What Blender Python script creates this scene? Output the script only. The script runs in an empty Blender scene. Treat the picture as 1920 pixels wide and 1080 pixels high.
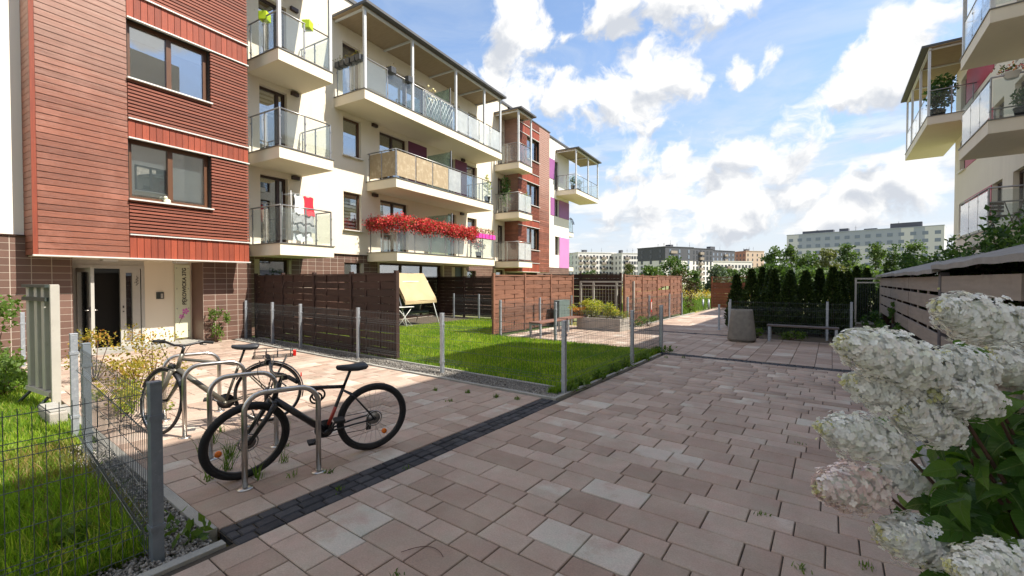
import bpy, bmesh, math, random
import numpy as np
from mathutils import Vector, Matrix
R = math.radians
random.seed(11); rng = np.random.default_rng(11)
scene = bpy.context.scene
col = scene.collection
# ------------------------------------------------------------------ camera
cam_data = bpy.data.cameras.new('camera'); cam = bpy.data.objects.new('camera', cam_data); col.objects.link(cam)
cam.location = (0, 0, 1.7); cam.rotation_euler = (R(90 - 1.05), 0, R(36.2))
cam_data.sensor_width = 36; cam_data.lens = 15.375; cam_data.clip_start = .05; cam_data.clip_end = 3000
scene.camera = cam
# ------------------------------------------------------------------ light
SUN_DIR = Vector((.972, .331, 1.36)).normalized()          # towards the sun
SUN_EL = math.asin(SUN_DIR.z); SUN_AZ = math.atan2(SUN_DIR.x, SUN_DIR.y)
sun_d = bpy.data.lights.new('sun', 'SUN'); sun_d.energy = 3.8; sun_d.angle = R(.5); sun_d.color = (1, .93, .82)
sun = bpy.data.objects.new('sun', sun_d); col.objects.link(sun); sun.location = (20, 10, 40)
sun.rotation_euler = SUN_DIR.to_track_quat('Z', 'Y').to_euler()
scene.view_settings.view_transform = 'Standard'; scene.view_settings.look = 'None'
scene.view_settings.gamma = 1; scene.view_settings.exposure = 1.3; scene.view_settings.use_curve_mapping = False
world = bpy.data.worlds.new('World'); scene.world = world; world.use_nodes = True
def build_world():
    nt = world.node_tree; N = nt.nodes; L = nt.links; N.clear()
    out = N.new('ShaderNodeOutputWorld'); bg = N.new('ShaderNodeBackground'); L.new(bg.outputs[0], out.inputs[0])
    bg.inputs[1].default_value = .135
    sky = N.new('ShaderNodeTexSky'); sky.sky_type = 'NISHITA'; sky.sun_disc = False
    sky.sun_elevation = SUN_EL; sky.sun_rotation = SUN_AZ; sky.altitude = 100; sky.air_density = 1.0; sky.dust_density = .8; sky.ozone_density = 1.6
    tc = N.new('ShaderNodeTexCoord'); D = tc.outputs['Generated']
    def math_(op, a, b=None, c=None, clamp=False):
        m = N.new('ShaderNodeMath'); m.operation = op; m.use_clamp = clamp
        for i, v in enumerate((a, b, c)):
            if v is None: continue
            if isinstance(v, (int, float)): m.inputs[i].default_value = v
            else: L.new(v, m.inputs[i])
        return m.outputs[0]
    def vec(op, a, b=None):
        m = N.new('ShaderNodeVectorMath'); m.operation = op
        for i, v in enumerate((a, b)):
            if v is None: continue
            if isinstance(v, (tuple, list, Vector)): m.inputs[i].default_value = v
            else: L.new(v, m.inputs[i])
        return m
    def noise(v, scale, detail, rough=.55, dist=0):
        n = N.new('ShaderNodeTexNoise'); n.inputs['Scale'].default_value = scale; n.inputs['Detail'].default_value = detail
        n.inputs['Roughness'].default_value = rough; n.inputs['Distortion'].default_value = dist; L.new(v, n.inputs['Vector']); return n.outputs[0]
    def noise_c(v, scale):
        n = N.new('ShaderNodeTexNoise'); n.inputs['Scale'].default_value = scale; n.inputs['Detail'].default_value = 4; L.new(v, n.inputs['Vector']); return n.outputs['Color']
    def ramp(v, a, b, c=0., d=1.):
        m = N.new('ShaderNodeMapRange'); m.interpolation_type = 'SMOOTHSTEP'; m.clamp = True
        for i, x in enumerate((a, b, c, d)): m.inputs[i + 1].default_value = x
        L.new(v, m.inputs[0]); return m.outputs[0]
    def mix(f, a, b):
        m = N.new('ShaderNodeMix'); m.data_type = 'RGBA'
        if isinstance(f, (int, float)): m.inputs[0].default_value = f
        else: L.new(f, m.inputs[0])
        for i, v in ((6, a), (7, b)):
            if isinstance(v, tuple): m.inputs[i].default_value = v
            else: L.new(v, m.inputs[i])
        return m.outputs[2]
    sep = N.new('ShaderNodeSeparateXYZ'); L.new(D, sep.inputs[0]); z = math_('MAXIMUM', sep.outputs[2], .0)
    # cumulus puffs: unit direction + angular radius of each heap of cloud
    puffs = [(-0.521,0.694,0.497,0.073),(-0.473,0.736,0.485,0.074),(-0.430,0.766,0.479,0.043),(-0.559,0.658,0.504,0.030),(-0.315,0.807,0.500,0.073),(-0.345,0.802,0.488,0.053),(-0.226,0.835,0.501,0.091),(-0.143,0.867,0.477,0.059),(-0.194,0.860,0.473,0.051),(-0.564,0.715,0.413,0.089),(-0.502,0.760,0.413,0.101),(-0.464,0.803,0.374,0.092),(-0.550,0.751,0.366,0.069),(-0.438,0.827,0.353,0.070),(-0.315,0.865,0.390,0.089),(-0.369,0.858,0.358,0.092),(-0.267,0.880,0.393,0.065),(-0.352,0.875,0.332,0.058),(-0.254,0.907,0.336,0.028),(-0.097,0.906,0.412,0.038),(-0.157,0.902,0.402,0.036),(-0.131,0.905,0.405,0.020),(-0.306,0.903,0.303,0.040),(-0.194,0.907,0.374,0.016),(0.059,0.937,0.344,0.079),(0.025,0.944,0.330,0.055),(0.090,0.924,0.372,0.068),(0.004,0.948,0.318,0.038),(0.125,0.913,0.388,0.065),(0.076,0.915,0.397,0.034),(-0.331,0.912,0.243,0.094),(-0.260,0.931,0.258,0.068),(-0.384,0.896,0.225,0.060),(-0.155,0.957,0.246,0.075),(-0.067,0.965,0.253,0.080),(-0.093,0.971,0.219,0.072),(-0.203,0.954,0.221,0.066),(-0.026,0.986,0.163,0.049),(-0.067,0.982,0.177,0.040),(0.057,0.979,0.197,0.063),(0.098,0.980,0.173,0.068),(0.043,0.987,0.154,0.072),(-0.139,0.978,0.154,0.095),(-0.284,0.943,0.175,0.104),(-0.389,0.908,0.158,0.073),(-0.186,0.976,0.115,0.098),(0.029,0.994,0.110,0.090),(-0.287,0.953,0.097,0.092)]
    wv = vec('MULTIPLY', vec('SUBTRACT', noise_c(D, 5.0), (.5, .5, .5)).outputs[0], (.17, .17, .12)).outputs[0]
    DW = vec('ADD', D, wv).outputs[0]
    field = None; base = None
    for (x, y, zz, r) in puffs:
        if r < .035: continue
        r *= .96 if zz > .3 else .84
        f = math_('MULTIPLY_ADD', vec('DISTANCE', DW, (x, y, zz)).outputs['Value'], -1 / r, 1.0)
        g = math_('MULTIPLY_ADD', vec('DISTANCE', DW, (x, y, zz - .42 * r)).outputs['Value'], -1 / r, 1.0)
        field = f if field is None else math_('SMOOTH_MAX', field, f, .22)
        base = g if base is None else math_('MAXIMUM', base, g)
    # cumulus over the unseen rest of the dome, cover raised to brighten the shade
    wide = noise(D, 3.1, 2, .5); flat = vec('MULTIPLY', D, (1, 1, 2.2)).outputs[0]
    rest = math_('MULTIPLY_ADD', noise(flat, 2.6, 3, .5), 5.0, -2.30)
    hx = vec('DOT_PRODUCT', D, (-.5906, .8070, 0)).outputs['Value']
    away = ramp(hx, .30, .62, 0, -3.0); rest = math_('ADD', rest, away)
    field = math_('MAXIMUM', field, rest)
    nb = noise(DW, 8.5, 12, .58); nf = noise(DW, 30.0, 8, .6)
    edge = math_('ADD', math_('MULTIPLY_ADD', nb, 3.0, -1.5), math_('MULTIPLY_ADD', nf, 1.0, -.5))
    dens = math_('ADD', math_('MINIMUM', field, .62), edge)
    mask = ramp(dens, .10, .60)
    # light on the heaps: the side towards the sun is white, bellies are grey
    off = vec('ADD', DW, (.016, .004, .034)).outputs[0]
    nb2 = noise(off, 8.5, 7, .58)
    lit = math_('MULTIPLY_ADD', math_('SUBTRACT', nb, nb2), 3.6, .80)
    belly = math_('MULTIPLY', ramp(math_('SUBTRACT', base, field), -.34, .30), .80)
    core = ramp(dens, .55, 1.3, 0, .22)
    lit = math_('SUBTRACT', math_('SUBTRACT', lit, core), belly)
    lit = ramp(lit, -.25, .62)
    ccol = mix(lit, (2.05, 2.16, 2.36, 1), (3.35, 3.33, 3.27, 1))
    # thin veil and pale haze towards the horizon
    pl = vec('MULTIPLY', D, (1, 1, 3.2)).outputs[0]
    low = ramp(z, .0, .46, .97, .10)
    skyc = vec('MULTIPLY', sky.outputs[0], (.74, .76, .78)).outputs[0]
    c0 = mix(low, skyc, mix(ramp(z, .0, .32), (2.5, 2.64, 2.8, 1), (1.45, 1.95, 2.65, 1)))
    veil = ramp(noise(pl, 4.2, 8, .62, .6), .38, .74)
    veil = math_('MULTIPLY', veil, ramp(z, .0, .55, .75, .30), clamp=True)
    c1 = mix(veil, c0, (2.55, 2.7, 2.85, 1))
    # long flat-based rows of cloud above the horizon
    pf = vec('MULTIPLY', D, (1, 1, 4.2)).outputs[0]; pf2 = vec('ADD', pf, (0, 0, .10)).outputs[0]
    r1 = noise(pf, 6.5, 10, .58); r2 = noise(pf2, 6.5, 6, .58)
    rows = math_('MULTIPLY', ramp(r1, .46, .62), math_('MULTIPLY', ramp(z, .0, .05), ramp(z, .20, .34, 1, 0)))
    rcol = mix(ramp(math_('SUBTRACT', r1, r2), -.08, .10), (2.2, 2.32, 2.5, 1), (3.15, 3.13, 3.08, 1))
    c1 = mix(math_('MULTIPLY', rows, .8), c1, rcol)
    c2 = mix(mask, c1, ccol)
    L.new(c2, bg.inputs[0])
build_world()
# ------------------------------------------------------------------ materials
def new_mat(name):
    m = bpy.data.materials.new(name); m.use_nodes = True; nt = m.node_tree; nt.nodes.clear()
    o = nt.nodes.new('ShaderNodeOutputMaterial'); return m, nt, nt.nodes, nt.links, o
def rgba(c): return (c[0], c[1], c[2], 1)
def nnode(N, L, scale, detail=5, rough=.55, stretch=None, space='pos'):
    g = N.new('ShaderNodeNewGeometry'); src = g.outputs['Position']
    if space == 'obj':
        t = N.new('ShaderNodeTexCoord'); src = t.outputs['Object']
    if stretch:
        v = N.new('ShaderNodeVectorMath'); v.operation = 'MULTIPLY'; v.inputs[1].default_value = stretch; L.new(src, v.inputs[0]); src = v.outputs[0]
    n = N.new('ShaderNodeTexNoise'); n.inputs['Scale'].default_value = scale; n.inputs['Detail'].default_value = detail; n.inputs['Roughness'].default_value = rough
    L.new(src, n.inputs['Vector']); return n.outputs[0]
def mixc(N, L, f, a, b, mode='MIX'):
    m = N.new('ShaderNodeMix'); m.data_type = 'RGBA'; m.blend_type = mode
    if isinstance(f, (int, float)): m.inputs[0].default_value = f
    else: L.new(f, m.inputs[0])
    for i, v in ((6, a), (7, b)):
        if isinstance(v, tuple): m.inputs[i].default_value = rgba(v)
        else: L.new(v, m.inputs[i])
    return m.outputs[2]
def mrange(N, L, v, a, b, c=0., d=1., smooth=False):
    m = N.new('ShaderNodeMapRange'); m.clamp = True
    if smooth: m.interpolation_type = 'SMOOTHSTEP'
    for i, x in enumerate((a, b, c, d)): m.inputs[i + 1].default_value = x
    L.new(v, m.inputs[0]); return m.outputs[0]
def tone_val(N, L):
    oi = N.new('ShaderNodeObjectInfo'); at = N.new('ShaderNodeAttribute'); at.attribute_name = 'tone'
    a = N.new('ShaderNodeMath'); a.operation = 'ADD'; L.new(oi.outputs['Random'], a.inputs[0]); L.new(at.outputs['Fac'], a.inputs[1])
    f = N.new('ShaderNodeMath'); f.operation = 'FRACT'; L.new(a.outputs[0], f.inputs[0]); return f.outputs[0]
def pmat(name, c1, c2=None, scale=4, rough=.7, metal=0, bump=0, bscale=60, var=0, stretch=None, detail=6, lo=.3, hi=.7, c3=None, s3=1, t3=(.55, .7), spec=.5, coat=0):
    m, nt, N, L, o = new_mat(name)
    p = N.new('ShaderNodeBsdfPrincipled'); L.new(p.outputs[0], o.inputs[0])
    p.inputs['Roughness'].default_value = rough; p.inputs['Metallic'].default_value = metal; p.inputs['Specular IOR Level'].default_value = spec
    if coat: p.inputs['Coat Weight'].default_value = coat
    cur = c1
    if c2: cur = mixc(N, L, mrange(N, L, nnode(N, L, scale, detail, .6, stretch), lo, hi), c1, c2)
    if c3: cur = mixc(N, L, mrange(N, L, nnode(N, L, s3, 8, .65), t3[0], t3[1]), cur if not isinstance(cur, tuple) else cur, c3)
    if var:
        t = tone_val(N, L); v = mrange(N, L, t, 0, 1, 1 - var, 1 + var)
        cc = N.new('ShaderNodeCombineColor')
        for i in range(3): L.new(v, cc.inputs[i])
        cur = mixc(N, L, 1.0, cur, cc.outputs[0], 'MULTIPLY')
    if isinstance(cur, tuple): p.inputs['Base Color'].default_value = rgba(cur)
    else: L.new(cur, p.inputs['Base Color'])
    if bump:
        b = N.new('ShaderNodeBump'); b.inputs['Strength'].default_value = bump; b.inputs['Distance'].default_value = .02
        L.new(nnode(N, L, bscale, 4, .6, stretch), b.inputs['Height']); L.new(b.outputs[0], p.inputs['Normal'])
    return m
def paint_sheen(m, pale, z0, z1):  # paints a sheen: colour mixes paler with height, no real wear
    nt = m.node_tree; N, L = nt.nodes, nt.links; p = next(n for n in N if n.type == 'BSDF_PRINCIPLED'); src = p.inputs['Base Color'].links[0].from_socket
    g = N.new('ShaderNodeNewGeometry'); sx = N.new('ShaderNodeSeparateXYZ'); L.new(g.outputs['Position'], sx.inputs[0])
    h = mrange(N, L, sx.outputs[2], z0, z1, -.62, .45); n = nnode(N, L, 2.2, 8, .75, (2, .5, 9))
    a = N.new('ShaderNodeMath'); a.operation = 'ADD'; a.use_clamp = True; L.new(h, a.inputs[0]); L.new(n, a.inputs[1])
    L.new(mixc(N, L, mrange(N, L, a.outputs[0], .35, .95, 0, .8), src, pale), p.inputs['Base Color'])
def streaked(m, dark):
    nt = m.node_tree; N, L = nt.nodes, nt.links; p = next(n for n in N if n.type == 'BSDF_PRINCIPLED'); src = p.inputs['Base Color'].links[0].from_socket
    f = mrange(N, L, nnode(N, L, 2.6, 8, .7, (1, 1, .09)), .50, .80, 0, .30); g = mrange(N, L, nnode(N, L, .45, 6, .6), .40, .7)
    k = N.new('ShaderNodeMath'); k.operation = 'MULTIPLY'; L.new(f, k.inputs[0]); L.new(g, k.inputs[1]); L.new(mixc(N, L, k.outputs[0], src, dark), p.inputs['Base Color'])
def veined(m):
    nt = m.node_tree; N, L = nt.nodes, nt.links; p = next(n for n in N if n.type == 'BSDF_PRINCIPLED'); src = p.inputs['Base Color'].links[0].from_socket
    t = N.new('ShaderNodeTexCoord'); s = N.new('ShaderNodeSeparateXYZ'); L.new(t.outputs['Object'], s.inputs[0])
    def mm(op, a, b):
        q = N.new('ShaderNodeMath'); q.operation = op
        for i, v in enumerate((a, b)):
            if v is None: continue
            if isinstance(v, (int, float)): q.inputs[i].default_value = v
            else: L.new(v, q.inputs[i])
        return q.outputs[0]
    ax = mm('ABSOLUTE', s.outputs[0], None); v = mm('FRACT', mm('MULTIPLY', mm('SUBTRACT', s.outputs[1], mm('MULTIPLY', ax, .9)), 8.5), None)
    side = mrange(N, L, mm('ABSOLUTE', mm('SUBTRACT', v, .5), None), .0, .10, 1, 0); mid = mrange(N, L, ax, .006, .022, 1, 0); f = mm('MAXIMUM', mm('MULTIPLY', side, .45), mid)
    L.new(mixc(N, L, f, src, (.17, .25, .07)), p.inputs['Base Color'])
    b = N.new('ShaderNodeBump'); b.inputs['Strength'].default_value = .5; b.inputs['Distance'].default_value = .03; b.invert = True; L.new(f, b.inputs['Height']); L.new(b.outputs[0], p.inputs['Normal'])
def leaf_mat(name, stops, trans=.35, rough=.55, tcol=None):
    """foliage: per-leaf tone through a ramp, some light passing through"""
    m, nt, N, L, o = new_mat(name)
    r = N.new('ShaderNodeValToRGB'); els = r.color_ramp.elements
    while len(els) > 1: els.remove(els[-1])
    els[0].position = stops[0][0]; els[0].color = rgba(stops[0][1])
    for pos, c in stops[1:]:
        e = els.new(pos); e.color = rgba(c)
    L.new(tone_val(N, L), r.inputs[0])
    p = N.new('ShaderNodeBsdfPrincipled'); p.inputs['Roughness'].default_value = rough; p.inputs['Specular IOR Level'].default_value = .3
    L.new(r.outputs[0], p.inputs['Base Color'])
    t = N.new('ShaderNodeBsdfTranslucent'); L.new(mixc(N, L, 1.0, r.outputs[0], tcol or (1.5, 1.7, .7), 'MULTIPLY'), t.inputs[0])
    mx = N.new('ShaderNodeMixShader'); mx.inputs[0].default_value = trans
    L.new(p.outputs[0], mx.inputs[1]); L.new(t.outputs[0], mx.inputs[2]); L.new(mx.outputs[0], o.inputs[0]); return m
def glass_mat(name, tint=(.85, .9, .9), ior=.05, haze=0, hazec=(.8, .85, .83), rough=.0, clear=1.0):
    m, nt, N, L, o = new_mat(name)
    t = N.new('ShaderNodeBsdfTransparent'); t.inputs[0].default_value = rgba(tint)
    g = N.new('ShaderNodeBsdfGlossy'); g.inputs['Roughness'].default_value = rough; g.inputs[0].default_value = (1, 1, 1, 1)
    lw = N.new('ShaderNodeLayerWeight'); lw.inputs[0].default_value = .5
    pw = N.new('ShaderNodeMath'); pw.operation = 'POWER'; L.new(lw.outputs['Facing'], pw.inputs[0]); pw.inputs[1].default_value = 4.0
    f = N.new('ShaderNodeMath'); f.operation = 'MULTIPLY_ADD'; L.new(pw.outputs[0], f.inputs[0]); f.inputs[1].default_value = 1 - ior; f.inputs[2].default_value = ior
    mx = N.new('ShaderNodeMixShader'); L.new(f.outputs[0], mx.inputs[0])
    base = t.outputs[0]
    if haze:
        d = N.new('ShaderNodeBsdfDiffuse'); d.inputs[0].default_value = rgba(hazec)
        tr = N.new('ShaderNodeBsdfTranslucent'); tr.inputs[0].default_value = rgba(hazec)
        dd = N.new('ShaderNodeMixShader'); dd.inputs[0].default_value = .5; L.new(d.outputs[0], dd.inputs[1]); L.new(tr.outputs[0], dd.inputs[2])
        hm = N.new('ShaderNodeMixShader')
        L.new(mrange(N, L, nnode(N, L, 2.3, 6, .7), .25, .75, haze * .7, min(1, haze * 1.25)), hm.inputs[0])
        L.new(base, hm.inputs[1]); L.new(dd.outputs[0], hm.inputs[2]); base = hm.outputs[0]
    L.new(base, mx.inputs[1]); L.new(g.outputs[0], mx.inputs[2]); L.new(mx.outputs[0], o.inputs[0]); return m
def paver_mat(name, ramp_stops, bump=.25):
    m, nt, N, L, o = new_mat(name)
    p = N.new('ShaderNodeBsdfPrincipled'); L.new(p.outputs[0], o.inputs[0])
    r = N.new('ShaderNodeValToRGB'); els = r.color_ramp.elements
    els[0].position, els[0].color = ramp_stops[0][0], rgba(ramp_stops[0][1]); els[1].position, els[1].color = ramp_stops[-1][0], rgba(ramp_stops[-1][1])
    for pos, c in ramp_stops[1:-1]:
        e = els.new(pos); e.color = rgba(c)
    t = tone_val(N, L)
    n = nnode(N, L, 2.6, 4, .55)
    ad = N.new('ShaderNodeMath'); ad.operation = 'MULTIPLY_ADD'; L.new(n, ad.inputs[0]); ad.inputs[1].default_value = .8; ad.inputs[2].default_value = -.40
    a2 = N.new('ShaderNodeMath'); a2.operation = 'ADD'; a2.use_clamp = True; L.new(ad.outputs[0], a2.inputs[0]); L.new(t, a2.inputs[1])
    L.new(a2.outputs[0], r.inputs[0])
    hue = mixc(N, L, mrange(N, L, nnode(N, L, 5.5, 6, .7), .36, .66), r.outputs[0], mixc(N, L, 1.0, r.outputs[0], (1.10, 1.0, 1.02), 'MULTIPLY'))
    hue = mixc(N, L, mrange(N, L, nnode(N, L, 3.3, 5, .65), .45, .72), hue, mixc(N, L, 1.0, hue, (.98, 1.07, 1.06), 'MULTIPLY'))
    fine = mrange(N, L, nnode(N, L, 90, 5, .75), .3, .7, .8, 1.16); blot = mrange(N, L, nnode(N, L, .9, 9, .72), .34, .72, 1.10, .78)
    mu = N.new('ShaderNodeMath'); mu.operation = 'MULTIPLY'; L.new(fine, mu.inputs[0]); L.new(blot, mu.inputs[1])
    cc = N.new('ShaderNodeCombineColor')
    for i in range(3): L.new(mu.outputs[0], cc.inputs[i])
    L.new(mixc(N, L, 1.0, hue, cc.outputs[0], 'MULTIPLY'), p.inputs['Base Color'])
    L.new(mrange(N, L, nnode(N, L, 14, 5, .6), .3, .7, .62, .86), p.inputs['Roughness']); p.inputs['Specular IOR Level'].default_value = .35
    b = N.new('ShaderNodeBump'); b.inputs['Strength'].default_value = bump; b.inputs['Distance'].default_value = .004
    L.new(nnode(N, L, 160, 4, .7), b.inputs['Height']); L.new(b.outputs[0], p.inputs['Normal'])
    return m
M = {}
M['paver'] = paver_mat('paver_stone', [(0, (.29, .216, .165)), (.3, (.342, .261, .204)), (.70, (.385, .302, .240)), (.91, (.418, .338, .275)), (.97, (.455, .395, .33)), (1, (.475, .43, .365))])
M['dark_sett'] = paver_mat('graphite_sett', [(0, (.022, .023, .027)), (.5, (.034, .035, .04)), (1, (.05, .051, .056))], .6)
M['kerb'] = pmat('kerb_concrete', (.34, .33, .30), (.25, .245, .22), 3, .85, bump=.4, bscale=120, var=.08)
M['soil'] = pmat('joint_soil', (.045, .035, .026), (.075, .06, .042), 8, .95, bump=.5)
M['dirt'] = pmat('garden_soil', (.11, .085, .06), (.06, .05, .035), 5, .95, bump=.6, bscale=40)
M['turf'] = pmat('turf_base', (.06, .10, .016), (.045, .07, .014), 3, .95, bump=.5, bscale=30, c3=(.13, .11, .05), s3=1.3, t3=(.6, .75))
M['field'] = pmat('field', (.12, .15, .055), (.16, .165, .07), .35, .95, c3=(.30, .265, .06), s3=.22, t3=(.50, .60))
M['gravel'] = pmat('gravel_stone', (.30, .28, .25), (.20, .19, .175), 40, .9, var=.4)
M['render'] = pmat('cream_render', (.77, .685, .55), (.74, .655, .52), .8, .9, bump=.12, bscale=180, c3=(.66, .58, .455), s3=.5, t3=(.56, .9))
M['render_white'] = pmat('white_render', (.80, .75, .665), (.775, .725, .64), .7, .9, bump=.1, bscale=180)
M['soffit'] = pmat('balcony_soffit', (.77, .69, .54), (.74, .66, .51), 1, .9)
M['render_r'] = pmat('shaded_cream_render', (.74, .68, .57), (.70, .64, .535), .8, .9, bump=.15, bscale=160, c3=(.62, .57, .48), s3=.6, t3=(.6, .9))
for k_ in ('render', 'render_white', 'render_r'): streaked(M[k_], (.40, .36, .30))
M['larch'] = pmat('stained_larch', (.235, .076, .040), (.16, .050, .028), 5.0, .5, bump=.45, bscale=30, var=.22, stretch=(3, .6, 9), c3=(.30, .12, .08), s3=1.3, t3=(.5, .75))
paint_sheen(M['larch'], (.40, .25, .195), 2.5, 8.5)  # sheen painted into the upper boards
M['larch_v'] = pmat('stained_larch_upright', (.29, .056, .022), (.20, .038, .018), 4.0, .6, bump=.3, bscale=30, var=.2, stretch=(9, 9, .6), c3=(.34, .13, .09), s3=1.2, t3=(.6, .85))
M['slat'] = pmat('slat_larch', (.245, .070, .038), (.175, .048, .028), 2.5, .62, bump=.3, bscale=30, var=.22, stretch=(3, .6, 9))
M['backing'] = pmat('dark_membrane', (.018, .012, .01), rough=.9)
M['trim'] = pmat('pale_metal_trim', (.72, .70, .66), (.62, .60, .57), 6, .45, metal=.2)
M['tile'] = pmat('brown_clinker_tile', (.145, .082, .062), (.125, .070, .054), 3, .5, var=.16, bump=.1, bscale=90)
M['grout'] = pmat('tile_grout', (.50, .43, .36), (.42, .36, .30), 6, .9)
M['win_frame'] = pmat('brown_window_frame', (.115, .052, .026), (.09, .04, .021), 5, .4, stretch=(4, 4, 1))
M['dark_frame'] = pmat('dark_window_frame', (.045, .022, .017), rough=.4)
M['glass'] = glass_mat('window_glass', (.72, .76, .78), .30)
M['pane'] = glass_mat('balcony_glass', (.93, .96, .955), .035, haze=.06)
M['frost'] = glass_mat('frosted_balcony_glass', (.9, .94, .94), .04, haze=.5, hazec=(.86, .88, .87))
M['green_glass'] = glass_mat('green_screen_glass', (.70, .80, .75), .05, haze=.30, hazec=(.42, .52, .46))
M['blind'] = pmat('window_blind', (.62, .62, .58), (.5, .5, .47), .5, .8)
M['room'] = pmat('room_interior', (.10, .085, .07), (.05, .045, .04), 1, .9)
M['black'] = pmat('unlit_black', (.012, .011, .010), rough=.9)  # black in place of the unlit depth behind openings
M['steel'] = pmat('brushed_steel', (.56, .54, .51), (.47, .455, .43), 12, .28, metal=1, stretch=(1, 1, 6))
M['rail'] = pmat('railing_steel', (.36, .35, .34), (.29, .285, .28), 5, .4, metal=.8)
M['galv'] = pmat('galvanised_steel', (.42, .45, .49), (.30, .33, .37), 26, .5, metal=.55, c3=(.52, .55, .58), s3=18, t3=(.55, .7))
M['galv_dark'] = pmat('grey_coated_post', (.20, .235, .27), (.16, .19, .22), 14, .5, metal=.3, c3=(.27, .30, .33), s3=20, t3=(.6, .8))
M['wire'] = pmat('fence_wire', (.13, .15, .155), (.10, .115, .12), 10, .5, metal=.4)
M['cap'] = pmat('slab_edge_metal', (.17, .165, .155), rough=.5, metal=.5)
M['white_metal'] = pmat('white_coated_metal', (.62, .63, .64), (.55, .56, .57), 4, .45)
M['roof_dark'] = pmat('canopy_roof_metal', (.085, .085, .09), (.07, .07, .075), 4, .6)
M['canopy_under'] = pmat('canopy_underside', (.36, .28, .18), (.29, .22, .14), 3, .8, stretch=(1, 6, 1))
M['purple'] = pmat('purple_facade_panel', (.30, .10, .28), (.27, .088, .25), 1, .55)
M['pink'] = pmat('mauve_facade_panel', (.50, .20, .42), (.46, .18, .385), 1, .55)
M['plum'] = pmat('plum_facade_panel', (.14, .018, .07), rough=.55)
M['red_panel'] = pmat('red_facade_panel', (.38, .03, .06), rough=.5)
M['reed'] = pmat('reed_mat', (.44, .345, .22), (.30, .225, .135), 5, .85, bump=.6, bscale=40, stretch=(14, 14, .5), c3=(.52, .43, .30), s3=6, t3=(.5, .7))
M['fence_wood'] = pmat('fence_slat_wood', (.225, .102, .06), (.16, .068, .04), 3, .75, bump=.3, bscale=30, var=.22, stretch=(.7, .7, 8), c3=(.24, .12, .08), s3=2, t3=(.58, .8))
M['fence_dark'] = pmat('shade_darkened_fence_wood', (.044, .019, .012), (.028, .012, .008), 3, .75, bump=.3, bscale=30, var=.22, stretch=(.7, .7, 8), c3=(.075, .037, .025), s3=2, t3=(.6, .85))  # fence wood coloured darker to put in the shade on these fences
M['fence_red'] = pmat('orange_fence_wood', (.24, .075, .03), (.17, .05, .022), 3, .7, var=.15, stretch=(.7, .7, 8))
M['bench_dark'] = pmat('dark_bench_wood', (.105, .08, .07), (.075, .056, .05), 3, .6, var=.12, stretch=(.6, 6, 6))
M['bench_wood'] = pmat('bench_wood', (.20, .10, .072), (.14, .068, .05), 3, .6, var=.12, stretch=(.6, 6, 6))
M['concrete'] = pmat('washed_concrete', (.24, .225, .20), (.17, .16, .143), 9, .9, bump=.6, bscale=150, c3=(.30, .28, .25), s3=2, t3=(.5, .8))
M['concrete_l'] = pmat('planter_concrete', (.40, .37, .33), (.31, .285, .255), 5, .9, bump=.4, bscale=120)
M['plank'] = pmat('composite_plank', (.295, .255, .22), (.235, .203, .176), 3, .8, bump=.25, bscale=90, var=.06, stretch=(4, .5, 6), c3=(.16, .128, .115), s3=1.4, t3=(.56, .8))
M['shelter_post'] = pmat('shelter_post_steel', (.10, .095, .11), rough=.5, metal=.4)
M['shelter_roof'] = pmat('shelter_roof_sheet', (.27, .258, .245), (.20, .192, .182), 3, .75, bump=.4, bscale=60, c3=(.20, .185, .17), s3=1.6, t3=(.52, .75))
M['grey_metal'] = pmat('grey_beige_metal', (.50, .48, .43), (.44, .42, .375), 6, .5, metal=.25, c3=(.34, .32, .28), s3=7, t3=(.62, .8))
M['dark_metal'] = pmat('dark_green_metal', (.055, .07, .065), rough=.5, metal=.4)
M['box_green'] = pmat('grey_green_box', (.13, .17, .16), (.10, .135, .13), 5, .6)
M['rubber'] = pmat('black_rubber', (.012, .012, .013), rough=.75, bump=.5, bscale=200)
M['black_metal'] = pmat('black_painted_metal', (.016, .016, .018), (.03, .03, .032), 9, .35, metal=.3, coat=.3)
M['bike_grey'] = pmat('grey_green_frame_paint', (.135, .125, .10), (.11, .10, .08), 8, .35, metal=.4, coat=.5)
M['bike_red'] = pmat('red_frame_paint', (.35, .035, .02), rough=.35, coat=.4)
M['saddle'] = pmat('saddle_vinyl', (.03, .032, .038), rough=.45)
M['red_lens'] = pmat('red_lens', (.55, .02, .015), rough=.2)
M['orange_lens'] = pmat('orange_lens', (.85, .20, .02), rough=.2)
M['ball'] = pmat('pale_yellow_ball', (.80, .68, .34), rough=.5)
M['decal'] = pmat('pale_decal', (.6, .6, .58), rough=.4)
M['canvas'] = pmat('beige_canvas', (.43, .335, .19), (.37, .285, .155), 3, .85, bump=.4, bscale=12)
M['white_paint'] = pmat('white_paint', (.75, .74, .71), rough=.5)
M['door_alu'] = pmat('door_aluminium', (.50, .485, .44), (.45, .435, .40), 5, .45, metal=.2)
M['sign_glass'] = pmat('pale_sign_plate', (.66, .67, .50), (.60, .62, .46), 2, .25)
M['ink'] = pmat('dark_lettering', (.045, .04, .038), rough=.5)
M['orchid'] = pmat('magenta_print', (.55, .05, .42), (.70, .20, .55), 30, .5)
M['lime'] = pmat('lime_plastic', (.45, .60, .02), rough=.4)
M['dark_pot'] = pmat('anthracite_plastic', (.045, .048, .052), rough=.5)
M['pink_pot'] = pmat('magenta_plastic', (.72, .06, .38), rough=.45)
M['white_cloth'] = pmat('white_cloth', (.75, .75, .75), (.62, .62, .64), 6, .9)
M['red_cloth'] = pmat('red_cloth', (.55, .02, .04), rough=.9)
M['grey_cloth'] = pmat('grey_cloth', (.22, .22, .23), (.40, .40, .40), 9, .9)
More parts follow.
